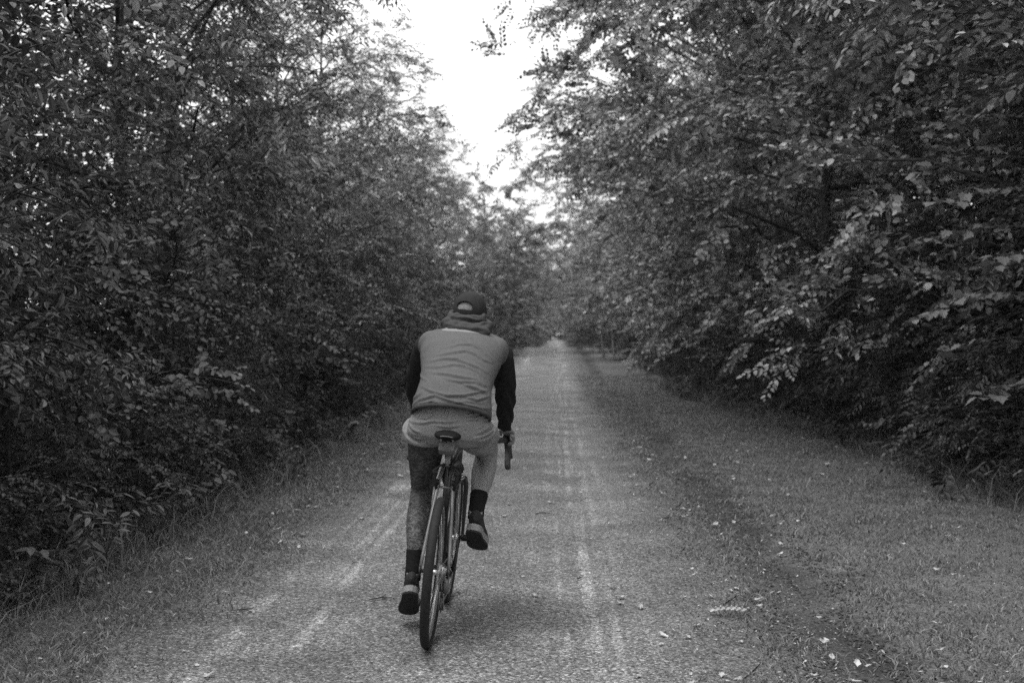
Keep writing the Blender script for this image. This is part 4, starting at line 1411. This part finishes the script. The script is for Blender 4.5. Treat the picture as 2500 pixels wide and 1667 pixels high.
ZONES = [  # (count, x range, y range, power, label, group)
    (75, (.62, 1.75), (5.2, 17), 1.3, 'pale curled leaf along the worn rut', 'fallen leaves along the rut'),
    (50, (1.7, 3.5), (5.8, 18), 1.2, 'pale leaf on grass between rut and right hedge', 'fallen leaves on the right verge'),
    (50, (-1.2, .65), (5.0, 20), 1.4, 'pale leaf fallen on bare gravel right of the bicycle', 'fallen leaves on the gravel'),
    (48, (-2.3, -1.45), (5.3, 18), 1.2, 'pale leaf fallen near the left edge of the gravel', 'fallen leaves on the left edge'),
    (14, (-2.75, -2.2), (6, 15), 1.2, 'pale leaf fallen in the grass below the left bushes', 'fallen leaves in the left grass')]
for n, xr_, yr, pw, lab, grp in ZONES:
    for i in range(n):
        y = yr[0] + (yr[1] - yr[0]) * lr.random() ** pw
        x = lr.uniform(*xr_)
        if grp == 'fallen leaves on the gravel' and x < BX + .25 and y < BY + 1.2:
            x = lr.uniform(-.2, .62)
        far_ = 0 if y < 6.3 else 1 if y < 8 else 2 if y < 11 else 3
        where = ['closer than the rear wheel', 'level with the bicycle', 'a little beyond the rider', 'well beyond the rider'][far_]
        drop(PALE[lr.randrange(4)], x, y, lab + ', ' + where, grp + ', ' + where, lr.uniform(.35, .75) + .022 * y)
for i in range(6):
    y = 5.6 + 9 * lr.random() ** 1.3
    drop(DARK[i % 2], lr.choice([lr.uniform(-2.1, -1.3), lr.uniform(-.2, 1.9)]), y, 'dark curled leaf lying on the path', 'dark fallen leaves', lr.uniform(.4, .6))

# a pale compound leaf lying at the edge of the gravel
def ground_at(px, py):
    d = FPX * EYE / (py - 815.0)
    return (px - 1360.0) / FPX * d, d
cx, cy = ground_at(1775, 1503)
fr = empty('fallen_frond', (cx, cy, float(height(cx, cy)) + .022), (0, 0, R(4)))
tag(fr, 'pale feathery compound leaf lying at the right edge of the gravel', 'leaf')
MB().tube([(-.10, 0, .004), (-.03, .003, .026), (.04, .003, .026), (.10, 0, .008)], [.0016, .0016, .0014, .0010], 5).build('stalk', M['dry_leaf'], fr)
lme = dry_leaf(40, .046, .010, .006, 'dry_leaf')
for i in range(7):
    for s in (-1, 1):
        link('leaflet', lme, fr, (-.080 + .027 * i, s * .024, .018 + .008 * math.sin(i * .5)), (-s * .75, .12 * s, s * R(58 + 6 * (i % 3))), 1.0 + .12 * (i % 3))
# small dead twigs
for k, (px, py) in enumerate([(590, 1500), (930, 1470), (1325, 1255)]):
    x, y = ground_at(px, py)
    t = MB()
    a = lr.uniform(-.6, .6)
    L = lr.uniform(.04, .08)
    t.tube([(-L, 0, .006), (0, .01, .012), (L, -.006, .006)], [.003, .004, .002], 6)
    t.tube([(0, .01, .012), (L * .5, .045, .018)], [.0025, .0015], 5)
    o = t.build('twig', M['bark'], None, loc=(x, y, float(height(x, y)) + .008), rot=(0, 0, a))
    tag(o, ['dark twig lying on the gravel left of the rear wheel', 'thin twig on the gravel beside the raised left shoe', 'short twig on the pale wheel track ahead of the rider',
            'forked twig on the gravel between wheel track and verge', 'dark twig in the worn rut of the right verge'][k], 'twig')

# leafy weeds at the foot of the left bushes: each leaf of its own
leaf_cache = {}
def leaf_mesh(kind, mat):
    if (kind, mat) not in leaf_cache:
        if kind == 'lobed':
            out = [(0, 0), (.10, .16), (.02, .34), (.22, .30), (.34, .50), (.46, .30), (.62, .40), (.66, .20), (1, 0)]
            P = out + [(a, -b) for a, b in out[-2:0:-1]]
            V = [(a, b, .10 * abs(b) - .10 * a * a) for a, b in P] + [(.34, 0, -.02)]
            c = len(P)
            mb = MB(); mb.add(V, None, [[i, (i + 1) % c, c] for i in range(c)])
        else:
            out = [(0, 0), (.12, .13), (.30, .24), (.52, .25), (.76, .16), (.92, .06), (1, 0)]
            if kind == 'lance':
                out = [(a, b * .6) for a, b in out]
            n = len(out)
            V = [(a, 0, -.14 * a * a) for a, b in out] + [(a, b, .12 * b - .14 * a * a) for a, b in out[1:-1]] + [(a, -b, .12 * b - .14 * a * a) for a, b in out[1:-1]]
            Q, T = [], []
            for o_ in (n, n + n - 2):
                T += [[0, 1, o_], [n - 2, n - 1, o_ + n - 3]]
                Q += [[i, i + 1, o_ + i, o_ + i - 1] for i in range(1, n - 2)]
            mb = MB(); mb.add(V, Q, T)
        leaf_cache[(kind, mat)] = mb.mesh('leaf', M[mat], False)
    return leaf_cache[(kind, mat)]

def weed(x, y, hgt, n_stem, pairs, size, kind, label, seed, spread=.35, mat='leaf_c', dirx=0.0):
    rg = np.random.default_rng(seed)
    e = empty('leafy_plant', (x, y, float(height(x, y))))
    tag(e, label, 'plant', 'weeds at the hedge foot')
    me = leaf_mesh(kind, mat)
    st = MB()
    for k in range(n_stem):
        a = rg.uniform(0, 2 * PI)
        L = hgt * rg.uniform(.7, 1.1)
        sx = math.cos(a) * spread * L + dirx * L
        sy = math.sin(a) * spread * L
        pts = [(0, 0, -.02)] + [(sx * t ** 1.6, sy * t ** 1.6, L * (t - .22 * t * t)) for t in (.25, .5, .75, 1.0)]
        st.tube(pts, [.005, .0045, .004, .003, .002], 6)
        for i in range(pairs):
            t = .3 + .7 * (i + .5) / pairs
            p = np.array((sx * t ** 1.6, sy * t ** 1.6, L * (t - .22 * t * t)))
            az = math.atan2(sy, sx)
            for s in (-1, 1):
                rz = az + s * R(rg.uniform(45, 80))
                link('leaf', me, e, tuple(p), (rg.normal() * .3, rg.uniform(-.25, .45), rz), size * rg.uniform(.7, 1.2))
        link('leaf', me, e, pts[-1], (0, .3, math.atan2(sy, sx)), size)
    st.build('stem', M['stem'], e)
    return e
WEEDS = [(115, 1390, .62, 5, 7, .085, 'ovate', 'tall weed with upright leafy stems at the bottom left of the bushes'),
         (240, 1400, .50, 5, 6, .080, 'lance', 'narrow-leaved weed arching over the left verge'),
         (330, 1330, .55, 5, 7, .080, 'lance', 'spreading weed with drooping leaf sprays under the left bushes'),
         (60, 1470, .42, 4, 6, .085, 'ovate', 'low broad-leaved weed in the bottom left corner'),
         (440, 1270, .45, 4, 6, .085, 'ovate', 'small bushy weed where the left grass meets the wood'),
         (640, 1175, .45, 4, 6, .10, 'ovate', 'dim leafy weed level with the rider at the left hedge foot'),
         (830, 1085, .55, 4, 6, .11, 'ovate', 'leafy weed at the left hedge foot just past the rider'),
         (175, 1460, .22, 6, 5, .060, 'lance', 'pale wilted weed flopping onto the left grass')]
for k, (px, py, h_, ns, pr, sz, kd, lab) in enumerate(WEEDS):
    x, y = ground_at(px, py)
    weed(x, y, h_, ns, pr, sz, kd, lab, 900 + k, .45, 'leaf_big', .25 if x < 0 else -.25)
RW = [(2290, 1200, .35, 4, 5, .09, 'ovate', 'small leafy weed at the foot of the right hedge'), (2050, 1085, .35, 4, 5, .10, 'ovate', 'leafy weed at the right hedge foot beyond the rut'),
      (1660, 975, .45, 4, 5, .12, 'lance', 'dark upright weed standing out from the right hedge foot')]
for k, (px, py, h_, ns, pr, sz, kd, lab) in enumerate(RW):
    x, y = ground_at(px, py)
    weed(x, y, h_, ns, pr, sz, kd, lab, 950 + k, .4, 'leaf_c', -.1)

# branches with large lobed leaves reaching in at the right: part of a young tree whose leaves are big enough to tell apart
def big_leaf_tree(x, y, label):
    rg = np.random.default_rng(1234)
    e = empty('young_tree', (x, y, float(height(x, y))))
    tag(e, label, 'tree')
    me = leaf_mesh('lobed', 'leaf_big')
    wd = MB()
    tp = np.array([(0, 0, -.2), (-.05, .05, .8), (-.12, .0, 1.8), (-.18, .05, 2.9), (-.2, 0, 4.2)])
    wd.tube(tp, [.04, .035, .028, .02, .01], 8)
    n = 0
    for b, (z0, dx, dy, L) in enumerate([(1.0, -.9, -.3, .8), (1.35, -.7, .5, .9), (1.7, -.9, -.1, 1.1), (2.0, -.6, -.5, 1.0), (2.25, -.9, .35, 1.2), (2.5, -.8, -.3, 1.2), (2.8, -.7, .3, 1.1), (3.1, -.8, -.1, 1.1), (3.4, -.6, .5, .9)]):
        o = np.array([np.interp(z0, tp[:, 2], tp[:, i]) for i in range(3)])
        d = np.array((dx, dy, .25)); d /= np.linalg.norm(d)
        pts = [o + d * L * t + np.array((0, 0, -.35 * L * t * t)) for t in np.linspace(0, 1, 6)]
        wd.tube(pts, [.012, .010, .008, .006, .004, .003], 6)
        for i in range(15):
            t = .25 + .75 * (i + rg.uniform()) / 15
            p = o + d * L * t + np.array((0, 0, -.35 * L * t * t))
            for s in (-1, 1):
                az = math.atan2(dy, dx) + s * R(rg.uniform(25, 85))
                q = p + np.array((math.cos(az), math.sin(az), rg.uniform(-.6, .4))) * rg.uniform(.02, .10)
                link('leaf', me, e, tuple(q), (rg.normal() * .35, rg.uniform(-.1, .7), az), rg.uniform(.075, .125))
                n += 1
    wd.build('trunk', M['bark'], e)
    return e
big_leaf_tree(4.15, 10.3, 'young tree with large lobed leaves in front of the right hedge')

# small white flowers among the left weeds
for k, (px, py, hz) in enumerate([(115, 1283, .36), (162, 1240, .44), (82, 1225, .40)]):
    x, y = ground_at(px, py + 120)
    z = float(height(x, y)) + hz
    fl = empty('wild_flower', (x, y, float(height(x, y))))
    tag(fl, ['white flower head low among the left weeds', 'tiny white flower on a tall stem among the left weeds', 'pale flower at the edge of the left weeds'][k], 'flower')
    MB().tube([(0, 0, 0), (.01, .01, hz * .6), (0, 0, hz)], .002, 5).build('stem', M['stem'], fl)
    pm = MB(); pm.ball((0, 0, 0), (.009, .006, .002), 8, 5)
    pme = pm.mesh('petal', M['petal'])
    for i in range(6):
        link('petal', pme, fl, (.009 * math.cos(i * 1.047), .009 * math.sin(i * 1.047), hz + .002), (0, 0, i * 1.047))
